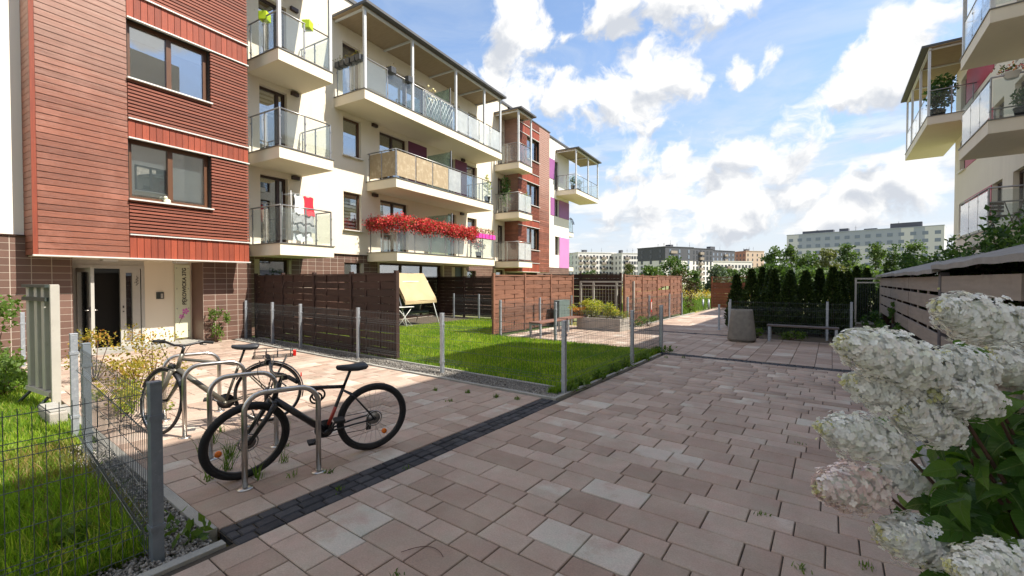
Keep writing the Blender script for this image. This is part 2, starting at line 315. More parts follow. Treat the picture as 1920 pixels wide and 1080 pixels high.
M['bark'] = pmat('bark', (.10, .075, .055), (.06, .045, .035), 8, .9, bump=.6, bscale=40)
M['twig'] = pmat('reddish_stem', (.10, .05, .035), rough=.7)
M['chair_wood'] = pmat('weathered_teak', (.13, .08, .05), (.09, .055, .035), 5, .7)
M['b_white'] = pmat('far_white_render', (.66, .64, .60), (.62, .60, .56), .1, .9)
M['b_grey'] = pmat('far_grey_render', (.34, .37, .43), (.315, .345, .40), .1, .9)
M['b_light'] = pmat('far_light_grey_render', (.58, .58, .58), (.54, .54, .54), .1, .9)
M['b_dark'] = pmat('far_anthracite_cladding', (.075, .078, .09), (.065, .068, .08), .1, .8)
M['b_tan'] = pmat('far_tan_render', (.50, .38, .29), rough=.9)
M['b_brick'] = pmat('far_brick', (.42, .20, .14), rough=.9)
M['b_win'] = pmat('far_window', (.06, .065, .075), rough=.15)
M['b_winl'] = pmat('far_pale_window', (.17, .205, .26), rough=.2)
M['b_loggia'] = pmat('far_loggia_front', (.25, .21, .17), rough=.7)
G1 = [(0, (.09, .17, .015)), (.45, (.18, .29, .022)), (.8, (.26, .37, .032)), (.94, (.28, .34, .05)), (1, (.40, .34, .12))]
M['grass'] = leaf_mat('grass_blades', G1, .45)
M['grass_far'] = leaf_mat('lawn_blades', [(0, (.09, .17, .012)), (.35, (.17, .29, .016)), (.7, (.27, .385, .022)), (.94, (.34, .40, .04)), (1, (.42, .36, .13))], .5)
M['dry'] = leaf_mat('dry_weeds', [(0, (.20, .13, .05)), (.5, (.26, .19, .06)), (1, (.14, .17, .04))], .3)
M['weed'] = leaf_mat('weed_leaves', [(0, (.05, .10, .016)), (1, (.13, .20, .035))], .4)
M['thuja'] = leaf_mat('thuja_sprays', [(0, (.018, .036, .009)), (.7, (.038, .068, .014)), (1, (.065, .098, .02))], .15)
M['tree'] = leaf_mat('tree_leaves', [(0, (.03, .058, .016)), (.6, (.065, .11, .026)), (1, (.11, .155, .04))], .3)
M['tree_w'] = leaf_mat('willow_leaves', [(0, (.06, .075, .025)), (1, (.12, .125, .045))], .3)
M['tree_s'] = leaf_mat('silver_leaves', [(0, (.05, .075, .05)), (1, (.11, .14, .10))], .3)
M['tree_r'] = leaf_mat('dark_red_leaves', [(0, (.035, .02, .012)), (1, (.08, .05, .02))], .3)
M['yellow'] = leaf_mat('yellow_green_shrub_leaves', [(0, (.16, .16, .02)), (.5, (.32, .27, .035)), (.8, (.40, .30, .05)), (1, (.30, .13, .03))], .4, tcol=(1.4, 1.3, .6))
M['yellow2'] = leaf_mat('planter_leaves', [(0, (.14, .19, .02)), (.5, (.28, .30, .04)), (1, (.42, .34, .06))], .4)
M['orange'] = leaf_mat('orange_shrub_leaves', [(0, (.35, .12, .02)), (1, (.45, .25, .04))], .4, tcol=(1.4, 1.1, .6))
M['hyd_leaf'] = leaf_mat('hydrangea_leaf', [(0, (.04, .10, .016)), (.6, (.07, .155, .022)), (1, (.15, .25, .04))], .35, .4)
veined(M['hyd_leaf'])
M['shrub'] = leaf_mat('shrub_leaves', [(0, (.022, .058, .014)), (.6, (.05, .11, .02)), (1, (.10, .18, .035))], .3)
M['petal'] = leaf_mat('hydrangea_petals', [(0, (.86, .88, .74)), (.2, (.93, .94, .88)), (.75, (.96, .96, .93)), (1, (.95, .90, .84))], .12, .7, tcol=(1, 1, .95))
M['petal_p'] = leaf_mat('blush_petals', [(0, (.92, .90, .82)), (.5, (.92, .82, .77)), (1, (.85, .66, .63))], .12, .7, tcol=(1, 1, .95))
M['petal_y'] = leaf_mat('yellowish_buds', [(0, (.55, .55, .25)), (1, (.80, .78, .50))], .35, .7, tcol=(1, 1, .8))
M['red_flower'] = leaf_mat('red_petunias', [(0, (.40, .02, .03)), (.4, (.66, .05, .06)), (.8, (.76, .17, .13)), (.82, (.06, .11, .02)), (1, (.12, .17, .04))], .3, tcol=(1.2, .9, .9))
M['pink_flower'] = leaf_mat('small_blossoms', [(0, (.05, .09, .02)), (.6, (.10, .16, .03)), (.62, (.6, .08, .25)), (1, (.65, .40, .10))], .3, tcol=(1.2, 1, .8))
# ------------------------------------------------------------------ mesh helpers
def link(o, parent=None):
    col.objects.link(o)
    if parent is not None: o.parent = parent
    return o
def tag(o, label, cat, group=None, kind=None):
    if label: o['label'] = label
    if cat: o['category'] = cat
    if group: o['group'] = group
    if kind: o['kind'] = kind
    return o
def empty(name, loc=(0, 0, 0), rz=0, label=None, cat=None, group=None):
    o = bpy.data.objects.new(name, None); o.location = loc; o.rotation_euler = (0, 0, rz); o.empty_display_size = .2
    link(o); return tag(o, label, cat, group)
_ub = {}
def ubox(mat):
    if mat not in _ub:
        me = bpy.data.meshes.new('box_' + mat)
        v = [(x, y, z) for x in (-.5, .5) for y in (-.5, .5) for z in (-.5, .5)]
        me.from_pydata(v, [], [(0, 1, 3, 2), (4, 6, 7, 5), (0, 4, 5, 1), (2, 3, 7, 6), (0, 2, 6, 4), (1, 5, 7, 3)])
        me.materials.append(M[mat]); _ub[mat] = me
    return _ub[mat]
def box(name, p0, p1, mat, parent=None, rot=None):
    o = bpy.data.objects.new(name, ubox(mat))
    o.location = [(a + b) / 2 for a, b in zip(p0, p1)]; o.scale = [max(abs(b - a), 1e-4) for a, b in zip(p0, p1)]
    if rot: o.rotation_euler = rot
    return link(o, parent)
class MB:
    def __init__(s): s.v = []; s.f = []; s.smooth = []
    def add(s, v, f, sm=False, mat=None):
        k = len(s.v)
        if mat is not None: v = [tuple(mat @ Vector(p)) for p in v]
        s.v += [tuple(p) for p in v]; s.f += [tuple(i + k for i in q) for q in f]; s.smooth += [sm] * len(f); return s
    def box(s, p0, p1, mat=None, bev=0):
        x0, y0, z0 = [min(a, b) for a, b in zip(p0, p1)]; x1, y1, z1 = [max(a, b) for a, b in zip(p0, p1)]
        if not bev:
            v = [(x, y, z) for x in (x0, x1) for y in (y0, y1) for z in (z0, z1)]
            return s.add(v, [(0, 1, 3, 2), (4, 6, 7, 5), (0, 4, 5, 1), (2, 3, 7, 6), (0, 2, 6, 4), (1, 5, 7, 3)], False, mat)
        bm = bmesh.new(); bmesh.ops.create_cube(bm, size=1)
        for q in bm.verts: q.co = Vector(((x0 + x1) / 2 + q.co.x * (x1 - x0), (y0 + y1) / 2 + q.co.y * (y1 - y0), (z0 + z1) / 2 + q.co.z * (z1 - z0)))
        bmesh.ops.bevel(bm, geom=list(bm.edges), offset=bev, segments=2, affect='EDGES', profile=.6)
        bm.verts.index_update(); s.add([q.co for q in bm.verts], [[q.index for q in f.verts] for f in bm.faces], False, mat); bm.free(); return s
    def tube(s, pts, r, n=8, cap=True, mat=None, closed=False):
        pts = [Vector(p) for p in pts]; m = len(pts)
        rs = r if isinstance(r, (list, tuple)) else [r] * m
        v = []; prev = None
        for i, p in enumerate(pts):
            if closed: t = pts[(i + 1) % m] - pts[i - 1]
            else: t = pts[min(i + 1, m - 1)] - pts[max(i - 1, 0)]
            t.normalize()
            if prev is None:
                a = Vector((0, 0, 1)) if abs(t.z) < .9 else Vector((1, 0, 0)); u = t.cross(a).normalized()
            else:
                u = prev - t * prev.dot(t); u = u.normalized() if u.length > 1e-6 else t.orthogonal().normalized()
            prev = u; w = t.cross(u)
            for k in range(n):
                a = 2 * math.pi * k / n; v.append(p + (u * math.cos(a) + w * math.sin(a)) * rs[i])
        f = []
        for i in range(m if closed else m - 1):
            j = (i + 1) % m
            for k in range(n):
                k2 = (k + 1) % n; f.append((i * n + k, i * n + k2, j * n + k2, j * n + k))
        if cap and not closed: f += [tuple(range(n))[::-1], tuple((m - 1) * n + k for k in range(n))]
        return s.add(v, f, True, mat)
    def lathe(s, prof, n=24, mat=None, sm=True):
        v = []; f = []
        for (r, z) in prof: v += [(r * math.cos(2 * math.pi * k / n), r * math.sin(2 * math.pi * k / n), z) for k in range(n)]
        for i in range(len(prof) - 1):
            for k in range(n): f.append((i * n + k, i * n + (k + 1) % n, (i + 1) * n + (k + 1) % n, (i + 1) * n + k))
        f += [tuple(range(n))[::-1], tuple((len(prof) - 1) * n + k for k in range(n))]
        return s.add(v, f, sm, mat)
    def torus(s, R_, r, c=(0, 0, 0), axis='y', n=48, m=8, mat=None):
        pts = []
        for k in range(n):
            a = 2 * math.pi * k / n; x, z = R_ * math.cos(a), R_ * math.sin(a)
            pts.append((c[0] + x, c[1], c[2] + z) if axis == 'y' else (c[0] + x, c[1] + z, c[2]))
        return s.tube(pts, r, m, closed=True, mat=mat)
    def mesh(s, name, mat):
        me = bpy.data.meshes.new(name); me.from_pydata(s.v, [], s.f)
        if any(s.smooth): me.polygons.foreach_set('use_smooth', s.smooth)
        me.materials.append(M[mat]); me.update(); return me
    def build(s, name, mat, parent=None):
        return link(bpy.data.objects.new(name, s.mesh(name, mat)), parent)
def obj(name, me, parent=None, loc=(0, 0, 0), rot=(0, 0, 0), scale=(1, 1, 1)):
    o = bpy.data.objects.new(name, me); o.location = loc; o.rotation_euler = rot; o.scale = scale; return link(o, parent)
def np_mesh(name, V, F, mat, tone=None, smooth=False):
    """V (n,3) points, F (m,k) faces all with k corners, tone per vertex"""
    me = bpy.data.meshes.new(name); V = np.ascontiguousarray(V, dtype=np.float32); F = np.ascontiguousarray(F, dtype=np.int32)
    m, k = F.shape
    me.vertices.add(len(V)); me.vertices.foreach_set('co', V.ravel()); me.loops.add(m * k); me.loops.foreach_set('vertex_index', F.ravel())
    me.polygons.add(m); me.polygons.foreach_set('loop_start', np.arange(0, m * k, k, dtype=np.int32))
    if smooth: me.polygons.foreach_set('use_smooth', np.ones(m, dtype=bool))
    me.update(calc_edges=True)
    if tone is not None:
        a = me.attributes.new('tone', 'FLOAT', 'POINT'); a.data.foreach_set('value', np.ascontiguousarray(tone, dtype=np.float32))
    mats = mat if isinstance(mat, (list, tuple)) else [mat]
    for q in mats: me.materials.append(M[q])
    return me
def dup(root, loc=None, rz=None, **props):
    r = root.copy(); col.objects.link(r)
    if loc is not None: r.location = loc
    if rz is not None: r.rotation_euler = (0, 0, rz)
    for k, v in props.items(): r[k] = v
    for ch in list(root.children):
        c = ch.copy(); col.objects.link(c); c.parent = r
        for g in ch.children:
            d = g.copy(); col.objects.link(d); d.parent = c
    return r
def unit(v): return v / np.maximum(np.linalg.norm(v, axis=1, keepdims=True), 1e-9)
def leaf_mesh(name, P, size, mat, aspect=1.8, up=0.0, outward=None, tone=None, drop=0.0):
    """one folded diamond per leaf at points P"""
    n = len(P); d = rng.normal(size=(n, 3))
    if outward is not None: d = d * .8 + outward
    d[:, 2] += up - drop; d = unit(d); a = unit(np.cross(d, rng.normal(size=(n, 3)))); nn = np.cross(d, a)
    s = (size * rng.uniform(.6, 1.25, n))[:, None] if np.isscalar(size) else size[:, None]
    w = s / aspect
    V = np.stack([P, P + d * s * .5 + a * w * .5 + nn * w * .18, P + d * s, P + d * s * .5 - a * w * .5 + nn * w * .18], 1).reshape(-1, 3)
    F = np.arange(n * 4).reshape(n, 4)
    t = rng.random(n) if tone is None else tone
    return np_mesh(name, V, F, mat, np.repeat(t, 4))
def blades(name, XY, z0, h, mat, width=.006, lean=.45, tone=None):
    n = len(XY); hh = h * rng.uniform(.5, 1.3, n); a = rng.uniform(0, 2 * math.pi, n); b = rng.uniform(0, 2 * math.pi, n); l = hh * lean * rng.uniform(.1, 1.2, n)
    B = np.c_[XY, np.full(n, z0)]; w = np.c_[np.cos(a), np.sin(a), np.zeros(n)] * (width * rng.uniform(.6, 1.3, n))[:, None]; dd = np.c_[np.cos(b), np.sin(b), np.zeros(n)]
    m = B + dd * (l * .35)[:, None]; m[:, 2] += hh * .6; t = B + dd * l[:, None]; t[:, 2] += hh
    V = np.stack([B - w, B + w, m + w * .7, m - w * .7, t], 1).reshape(-1, 3); k = np.arange(n)[:, None] * 5
    F = np.concatenate([k + np.array([0, 1, 2]), k + np.array([0, 2, 3]), k + np.array([3, 2, 4])])
    x, y = XY[:, 0], XY[:, 1]; patch = .5 + .2 * np.sin(x * 2.3 + 1.7 * np.sin(y * 1.9)) + .2 * np.sin(y * 3.1 - x * 1.1 + 2 * np.sin(x * .8)) + .1 * np.sin(x * 7 + y * 5)
    tn = np.clip(.5 * rng.random(n) + .5 * patch, 0, .93); tn = np.where(rng.random(n) < .05, .99, tn)
    return np_mesh(name, V, F, mat, np.repeat(tn if tone is None else tone, 5))
# ------------------------------------------------------------------ the ground
def sheet(name, x0, x1, y0, y1, z, mat, label=None, cat=None, kind='structure'):
    me = bpy.data.meshes.new(name); me.from_pydata([(x0, y0, z), (x1, y0, z), (x1, y1, z), (x0, y1, z)], [], [(0, 1, 2, 3)]); me.materials.append(M[mat])
    o = link(bpy.data.objects.new(name, me)); o['kind'] = kind
    if label: o['label'] = label
    if cat: o['category'] = cat
    return o
sheet('ground', -1500, 1500, -1500, 1500, -.09, 'field', 'flat meadow with yellow flowers reaching to the far houses', 'ground')
_pv = {}
def paver_mesh(w, l, mat, h=.06, joint=.004, ch=.005):
    k = (round(w, 3), round(l, 3), mat)
    if k not in _pv:
        a, b = w / 2 - joint, l / 2 - joint; v = []
        for (ins, z) in ((0, -h), (0, -ch), (ch, 0)): v += [(-a + ins, -b + ins, z), (a - ins, -b + ins, z), (a - ins, b - ins, z), (-a + ins, b - ins, z)]
        f = [(8, 9, 10, 11)]
        for r in (0, 4):
            for i in range(4): f.append((r + i, r + (i + 1) % 4, r + 4 + (i + 1) % 4, r + 4 + i))
        me = bpy.data.meshes.new('stone'); me.from_pydata(v, [], f); me.materials.append(M[mat]); _pv[k] = (me, np.array(v), f)
    return _pv[k]
def courses(a0, a1, b0, b1, widths, lengths, rg):
    """rows along the second axis: yields (a centre, width, b centre, length)"""
    a = a0; out = []
    while a < a1 - .05:
        w = rg.choice(widths)
        if a + w > a1 - .08: w = a1 - a
        b = b0; first = True
        while b < b1 - .02:
            l = rg.choice(lengths) * (rg.uniform(.4, .9) if first else 1); first = False
            l = round(l / .035) * .035
            if b + l > b1 - .1: l = b1 - b
            out.append((a + w / 2, w, b + l / 2, l)); b += l
        a += w
    return out
def pave(parent, stones, name, mat, limit=300, keep=None, joint=.004, base=(0, 0), rg=random, jit=.0025, ch=.005):
    """stones: (x, y, sx, sy). The nearest to the entrance yard are single stones, the rest one mesh"""
    st = [s for s in stones if keep is None or keep(s[0], s[1])]
    def px(s):
        dx, dy = s[0], s[1]; d = -.5906 * dx + .807 * dy; l = .807 * dx + .5906 * dy
        if d < .8 or abs(l) > d * 1.35: return 0
        return s[2] * s[3] / d ** 3
    st.sort(key=px, reverse=True)
    rest = []
    for i, (x, y, sx, sy) in enumerate(st):
        me, v, f = paver_mesh(sx, sy, mat, joint=joint, ch=ch)
        if i < limit:
            obj(name, me, parent, (x, y, rg.uniform(-jit, jit)), (rg.uniform(-.004, .004), rg.uniform(-.004, .004), rg.uniform(-.003, .003)))
        else: rest.append((x, y, v, f, rg.random()))
    if rest:
        V = np.concatenate([v + np.array([x, y, rg.uniform(-jit, jit)]) for x, y, v, f, t in rest])
        F = np.concatenate([np.array(f) + 12 * i for i, (x, y, v, f, t) in enumerate(rest)])
        o = obj('paving_stones', np_mesh('paving_stones', V, F, mat, np.repeat([r[4] for r in rest], 12)), parent); o['kind'] = 'stuff'
rg = random.Random(5)
WID = [.19, .21, .21, .28, .28]; LEN = [.21, .28, .28, .35, .42, .42, .49]
plaza = sheet('pavement', -3.12, .7, -2.5, 10.12, -.014, 'soil', 'brown pink concrete slabs laid in rows across the wide path', 'pavement')
pave(plaza, [(b, a, l, w) for a, w, b, l in courses(-1.0, 10.12, -3.06, .7, WID, LEN, rg)], 'paving_stone', 'paver', 300, rg=rg)
yard = sheet('pavement', -14.2, -3.36, 1.2, 5.34, -.014, 'soil', 'sunny slab paving in front of the entrance with bike stands', 'pavement')
pave(yard, [(a, b, w, l) for a, w, b, l in courses(-13.9, -3.36, 1.2, 5.32, WID, LEN, rg)], 'paving_stone', 'paver', 300, rg=rg)
mid = sheet('pavement', -8.2, .7, 10.40, 14.5, -.014, 'soil', 'slab paving between two dark strips in front of the benches', 'pavement')
pave(mid, [(a, b, w, l) for a, w, b, l in courses(-8.1, .7, 10.40, 14.5, [.28, .35, .42], LEN, rg)], 'paving_stone', 'paver', 240, lambda x, y: x > -3.3 or y > 10.62, rg=rg)
far = sheet('path', -5.75, -2.45, 14.75, 29.0, -.014, 'soil', 'slab path leading past the woven fence towards the meadow', 'path')
pave(far, [(b, a, l, w) for a, w, b, l in courses(14.75, 29.0, -5.7, -2.5, [.28, .42], [.42, .56, .7], rg)], 'paving_stone', 'paver', 120, rg=rg)
def strip(x0, x1, y0, y1, along, label):
    s = sheet('paving_strip', x0, x1, y0, y1, -.016, 'soil', label, 'paving strip')
    if along == 'y': st = [(a, b, w, l) for a, w, b, l in courses(x0, x1, y0, y1, [.1], [.1, .14, .175], rg)]
    else: st = [(b, a, l, w) for a, w, b, l in courses(y0, y1, x0, x1, [.1], [.1, .14, .175], rg)]
    pave(s, st, 'sett', 'dark_sett', 290, joint=.005, rg=rg, jit=.004, ch=.008)
strip(-3.36, -3.06, 1.2, 5.32, 'y', 'dark graphite setts in a band beside the bike stands')
strip(-3.25, .7, 10.12, 10.40, 'x', 'dark graphite setts in a band before the bench and bin')
strip(-5.7, -1.6, 14.5, 14.75, 'x', 'dark graphite setts in a band behind the planter')
def kerb(p0, p1, n_len=1.0, z=.012, w=.07, label=None):
    e = empty('kerb', (p0[0], p0[1], 0)); e['kind'] = 'structure'; e['label'] = label; e['category'] = 'kerb'
    d = Vector((p1[0] - p0[0], p1[1] - p0[1], 0)); L = d.length; n = max(1, round(L / n_len)); d.normalize(); a = math.atan2(d.y, d.x)
    me = MB().box((0, -w / 2, -.12), (L / n - .006, w / 2, z), bev=.006).mesh('kerb_stone', 'kerb')
    for i in range(n): obj('kerb_stone', me, e, (d.x * L / n * i, d.y * L / n * i, rg.uniform(-.004, .004)), (0, 0, a))
kerb((-3.16, 1.16), (-3.16, -2.4), label='pale concrete edging beside the galvanised corner post')
kerb((-3.36, 1.16), (-8.4, 1.16), label='pale concrete edging between bike stands and mesh fence')
kerb((-3.14, 5.37), (-13.6, 5.37), z=.02, w=.06, label='thin concrete edging along the gravel strip')
kerb((-3.17, 5.42), (-3.17, 10.1), z=.02, w=.06, label='thin concrete edging along the lawn by the wide path')
kerb((.74, -2.4), (.74, 15.2), z=.03, label='concrete edging along the hydrangea bed')
kerb((-3.3, 5.96), (-13.6, 5.96), z=.02, w=.05, label='thin concrete edging between gravel and garden lawn')
kerb((-5.78, 14.8), (-5.78, 24.0), z=.02, w=.06, label='edging along the path under the woven fence')
# beds and lawns
sheet('lawn', -30, -3.2, -12, 1.12, -.03, 'turf', 'lawn behind the mesh fence left of the bike stands', 'lawn')
sheet('lawn', -14.6, -3.2, 5.98, 10.55, -.03, 'turf', 'garden lawn enclosed by mesh fence and woven wooden fences', 'lawn')
sheet('lawn', -14.6, -8.3, 10.55, 15.0, -.032, 'turf', 'back part of the garden lawn before the dark woven fence', 'lawn')
sheet('gravel_bed', -14.2, -3.18, 5.39, 5.94, -.02, 'dirt', 'narrow gravel strip under the garden fence', 'gravel')
sheet('flower_bed', .78, 3.3, -3, 40, -.02, 'dirt', 'dark soil of the bed under hydrangea and plank shelter', 'soil')
sheet('hedge_bed', -2.5, .75, 14.4, 22, -.024, 'dirt', 'dark soil under the thuja hedge', 'soil')
sheet('terrace', -15.6, -12.6, 10.2, 15.2, -.02, 'dirt', 'brown terrace edge under the garden swing', 'terrace')
def stones(name, n, fx, label, parent=None, size=.011):
    P = fx(n); s = size * rng.uniform(.5, 1.5, n); O = np.array([(1, 0, 0), (-1, 0, 0), (0, 1, 0), (0, -1, 0), (0, 0, 1), (0, 0, -1)], float)
    V = P[:, None, :] + O[None] * s[:, None, None] * rng.uniform(.6, 1.2, (n, 6, 1)); k = np.arange(n)[:, None] * 6
    F = np.concatenate([k + np.array(t) for t in ((0, 2, 4), (2, 1, 4), (1, 3, 4), (3, 0, 4), (2, 0, 5), (1, 2, 5), (3, 1, 5), (0, 3, 5))])
    o = obj(name, np_mesh(name, V.reshape(-1, 3), F, 'gravel', np.repeat(rng.random(n), 6))); tag(o, label, 'gravel', kind='stuff')
stones('gravel', 14000, lambda n: np.c_[-14 + 10.8 * (1 - rng.random(n) ** 2.0 * 1.0), rng.uniform(5.41, 5.93, n), rng.uniform(-.02, .006, n)], 'grey pebbles filling the strip between paving and garden lawn')
stones('gravel', 7000, lambda n: np.r_[np.c_[rng.uniform(-6.2, -3.2, n // 2), 1.12 - .32 * rng.random(n // 2) ** 1.4, rng.uniform(-.03, .005, n // 2)], np.c_[-3.20 - .42 * rng.random(n - n // 2) ** 1.3, rng.uniform(-.4, 1.1, n - n // 2), rng.uniform(-.03, .005, n - n // 2)]], 'grey pebbles around the corner post of the near mesh fence')
# grass
def grass(name, n, fx, h, mat, label, width=.006, lean=.5, z=-.03):
    o = obj(name, blades(name, fx(n), z, h, mat, width, lean)); tag(o, label, 'grass', kind='stuff')
def left_lawn(n):
    x = -3.42 - 12 * rng.random(n) ** 2.2; return np.c_[x, rng.uniform(-1.2, .86, n) + np.where(x < -6.2, .24, 0)]
grass('grass', 85000, left_lawn, .075, 'grass', 'long bright grass behind the near mesh fence', .0045, .6)
grass('tall_grass', 2600, lambda n: np.c_[-3.45 - 1.6 * rng.random(n), .1 + .75 * rng.random(n) ** .7], .17, 'grass', 'taller rank grass along the near mesh fence', .005, .6)
grass('dry_grass', 2200, lambda n: np.c_[-3.8 - 2.6 * rng.random(n), .45 + .5 * rng.random(n)], .12, 'dry', 'brownish dry grass by the two galvanised posts', .004, .7)
def garden(n):
    x = -13.4 + 10.15 * (rng.random(n) ** .75); y = 6.0 + 4.5 * rng.random(n); k = n // 6; x[:k] = rng.uniform(-12.6, -8.6, k); y[:k] = rng.uniform(10.4, 14.8, k); return np.c_[x, y]
grass('grass', 110000, garden, .082, 'grass_far', 'short sunny grass of the garden lawn', .008, .6)
grass('edge_grass', 7000, lambda n: np.c_[-3.28 - .16 * rng.random(n), rng.uniform(5.6, 10.5, n)], .12, 'grass', 'rank grass tuft along the path under the garden fence', .006, .7)
grass('meadow_grass', 9000, lambda n: np.c_[rng.uniform(-11, -5.9, n), 23 + 20 * rng.random(n) ** 1.5], .3, 'weed', 'wild grass beyond the path at the meadow', .012, .5)
def tuft(x, y, n, h, label, mat='weed', r=.022, z=0):
    P = np.c_[x + rng.normal(0, r, n), y + rng.normal(0, r, n)]
    o = obj('weed', blades('weed', P, z, h, mat, .005, .8)); o['label'] = label; o['category'] = 'weed'; return o
W_ = 'small green weed growing in a paving joint'
for (x, y, n, h) in ((-4.35, 1.62, 26, .16), (-4.62, 1.75, 30, .17), (-4.25, 1.45, 18, .13), (-4.9, 1.62, 30, .15), (-5.2, 1.8, 26, .13), (-3.95, 1.72, 16, .12), (-4.5, 2.2, 20, .08), (-5.0, 2.5, 16, .07), (-4.1, 2.0, 14, .11), (-5.5, 2.0, 18, .09), (-3.75, 1.9, 10, .06), (-3.55, 2.12, 16, .05),
                  (-4.4, 4.9, 40, .05), (-4.9, 4.7, 34, .05), (-3.9, 4.95, 40, .05), (-4.3, 4.4, 20, .04), (-3.6, 5.05, 24, .05), (-3.2, 2.0, 14, .03), (-3.08, 2.6, 14, .025)):
    tuft(x, y, n, h, 'thin weed sprouting between slabs around the bike stands')['group'] = 'weeds around the bike stands'
for (x, y, n, h) in ((.05, 2.9, 26, .035), (.18, 3.3, 20, .03), (-.12, 3.05, 18, .03), (.3, 3.9, 22, .035), (.0, 4.3, 16, .03), (-.4, 3.6, 14, .025), (.42, 5.0, 16, .03), (-.25, 5.4, 12, .02), (.1, 2.45, 20, .03), (-2.0, 1.62, 12, .03), (-2.9, 9.7, 16, .05), (-2.6, 9.85, 16, .05), (.15, 6.4, 10, .02)):
    tuft(x, y, n, h, 'tiny weed in a slab joint of the wide path')['group'] = 'weeds in the wide path'
# broad-leaved weeds
def broad(x, y, n, size, h, label, mat='weed', r=.08, grp=None, z=0):
    P = np.c_[rng.normal(0, r, n), rng.normal(0, r, n), rng.random(n) * h]
    o = obj('weed', leaf_mesh('weed', P, size, mat, 2.2, up=.5), None, (x, y, z)); o['label'] = label; o['category'] = 'weed'
    if grp: o['group'] = grp
broad(-3.32, 1.06, 26, .08, .09, 'leafy dandelion weed at the end of the dark sett band', r=.045)
broad(-3.55, .98, 30, .07, .10, 'leafy weed on the gravel beside the corner post', r=.06)
broad(-3.9, .55, 70, .08, .14, 'lush weed clump at the foot of the near fence panel', r=.05)
for i, (x, y) in enumerate(((-3.2, 5.9), (-3.22, 6.3), (-3.2, 6.9), (-3.22, 7.6), (-3.24, 8.2), (-3.2, 9.2), (-3.3, 10.3), (-3.1, 10.5))):
    broad(x, y, 60, .09, .10, 'leafy dandelion clump along the lawn edge by the wide path', r=.055, grp='clumps along the lawn edge')
# ------------------------------------------------------------------ apartment block on the left
BA = R(5.8568)
NV = Vector((math.cos(BA), math.sin(BA), 0)); BV = Vector((-math.sin(BA), math.cos(BA), 0))
house = empty('apartment_building', NV * -13.6, BA, 'cream apartment block with red larch bays, glass balconies and brown tiled base', 'building')
def bl(x, y, z=0): return NV * (x - 13.6) + BV * y + Vector((0, 0, z))       # building frame -> world
def wall(name, parent, x, y0, y1, z0, z1, holes, mat, reveal=.22):
    ys = sorted({y0, y1, *[h[0] for h in holes], *[h[1] for h in holes]}); zs = sorted({z0, z1, *[h[2] for h in holes], *[h[3] for h in holes]})
    m = MB()
    for i in range(len(ys) - 1):
        for j in range(len(zs) - 1):
            cy, cz = (ys[i] + ys[i + 1]) / 2, (zs[j] + zs[j + 1]) / 2
            if any(h[0] < cy < h[1] and h[2] < cz < h[3] for h in holes): continue
            m.add([(x, ys[i], zs[j]), (x, ys[i + 1], zs[j]), (x, ys[i + 1], zs[j + 1]), (x, ys[i], zs[j + 1])], [(0, 1, 2, 3)])
    for (a, b, c, d) in holes:
        r = x - reveal
        for q in (((a, c), (a, d)), ((b, d), (b, c)), ((a, d), (b, d)), ((b, c), (a, c))):
            (p, s), (p2, s2) = q; m.add([(x, p, s), (x, p2, s2), (r, p2, s2), (r, p, s)], [(0, 1, 2, 3)])
    return m.build(name, mat, parent)
def window(P, x, y0, y1, z0, z1, lights=(.5,), frame='win_frame', fw=.07, blind=0, sill=True, sillm='trim', name='window', stripes=False, glass='glass'):
    """frame with panes; x is the outer face of the frame"""
    m = MB(); d = .07
    m.box((x - d, y0, z0), (x, y0 + fw, z1)).box((x - d, y1 - fw, z0), (x, y1, z1)).box((x - d, y0 + fw, z0), (x, y1 - fw, z0 + fw)).box((x - d, y0 + fw, z1 - fw), (x, y1 - fw, z1))
    cuts = [y0 + fw] + [y0 + (y1 - y0) * t for t in lights if 0 < t < 1] + [y1 - fw]
    for c in cuts[1:-1]: m.box((x - d - .003, c - fw * .6, z0 + fw), (x + .012, c + fw * .6, z1 - fw))
    w = m.build(name, frame, P)
    for i in range(len(cuts) - 1):
        a, b = cuts[i] + (0 if i == 0 else fw * .6), cuts[i + 1] - (0 if i == len(cuts) - 2 else fw * .6)
        box('pane', (x - .045, a, z0 + fw), (x - .033, b, z1 - fw), glass, w)
        if blind:
            if stripes:
                mm = MB(); zz = z1 - fw
                while zz > z1 - fw - (z1 - z0) * blind: mm.box((x - .12, a, zz - .07), (x - .115, b, zz)); zz -= .13
                mm.build('blind', 'blind', w)
            else: box('blind', (x - .12, a, z1 - fw - (z1 - z0 - 2 * fw) * blind), (x - .115, b, z1 - fw), 'blind', w)
    if sill: box('sill', (x - .02, y0 - .04, z0 - .035), (x + .24, y1 + .04, z0 - .002), sillm, w)
    return w
Z = (2.78, 5.54, 8.30)                                           # floor levels
# masses
def block(name, x0, x1, y0, y1, z0, z1, mat, parent=house): return MB().box((x0, y0, z0), (x1, y1, z1)).build(name, mat, parent)
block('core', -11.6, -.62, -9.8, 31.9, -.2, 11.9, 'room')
holes0 = []
for z in Z:
    holes0 += [(7.8, 8.7, z + .02, z + 2.22)]
for z in (2.78, 5.54): holes0 += [(10.88, 11.7, z + .80, z + 2.22)]
holes0 += [(10.88, 11.7, 8.32, 10.52), (12.66, 14.26, 2.80, 4.98), (12.64, 14.2, 5.56, 7.74), (13.0, 15.4, 8.32, 10.5), (17.0, 17.66, 2.8, 4.98), (18.62, 19.46, 3.6, 4.98), (16.98, 17.58, 5.56, 7.74), (18.55, 19.5, 5.56, 7.74), (16.9, 18.0, 8.32, 10.5), (18.7, 19.5, 9.1, 10.5),
           (21.6, 22.3, 2.80, 4.92), (21.6, 22.3, 5.56, 7.68), (21.6, 22.3, 8.32, 10.44)]
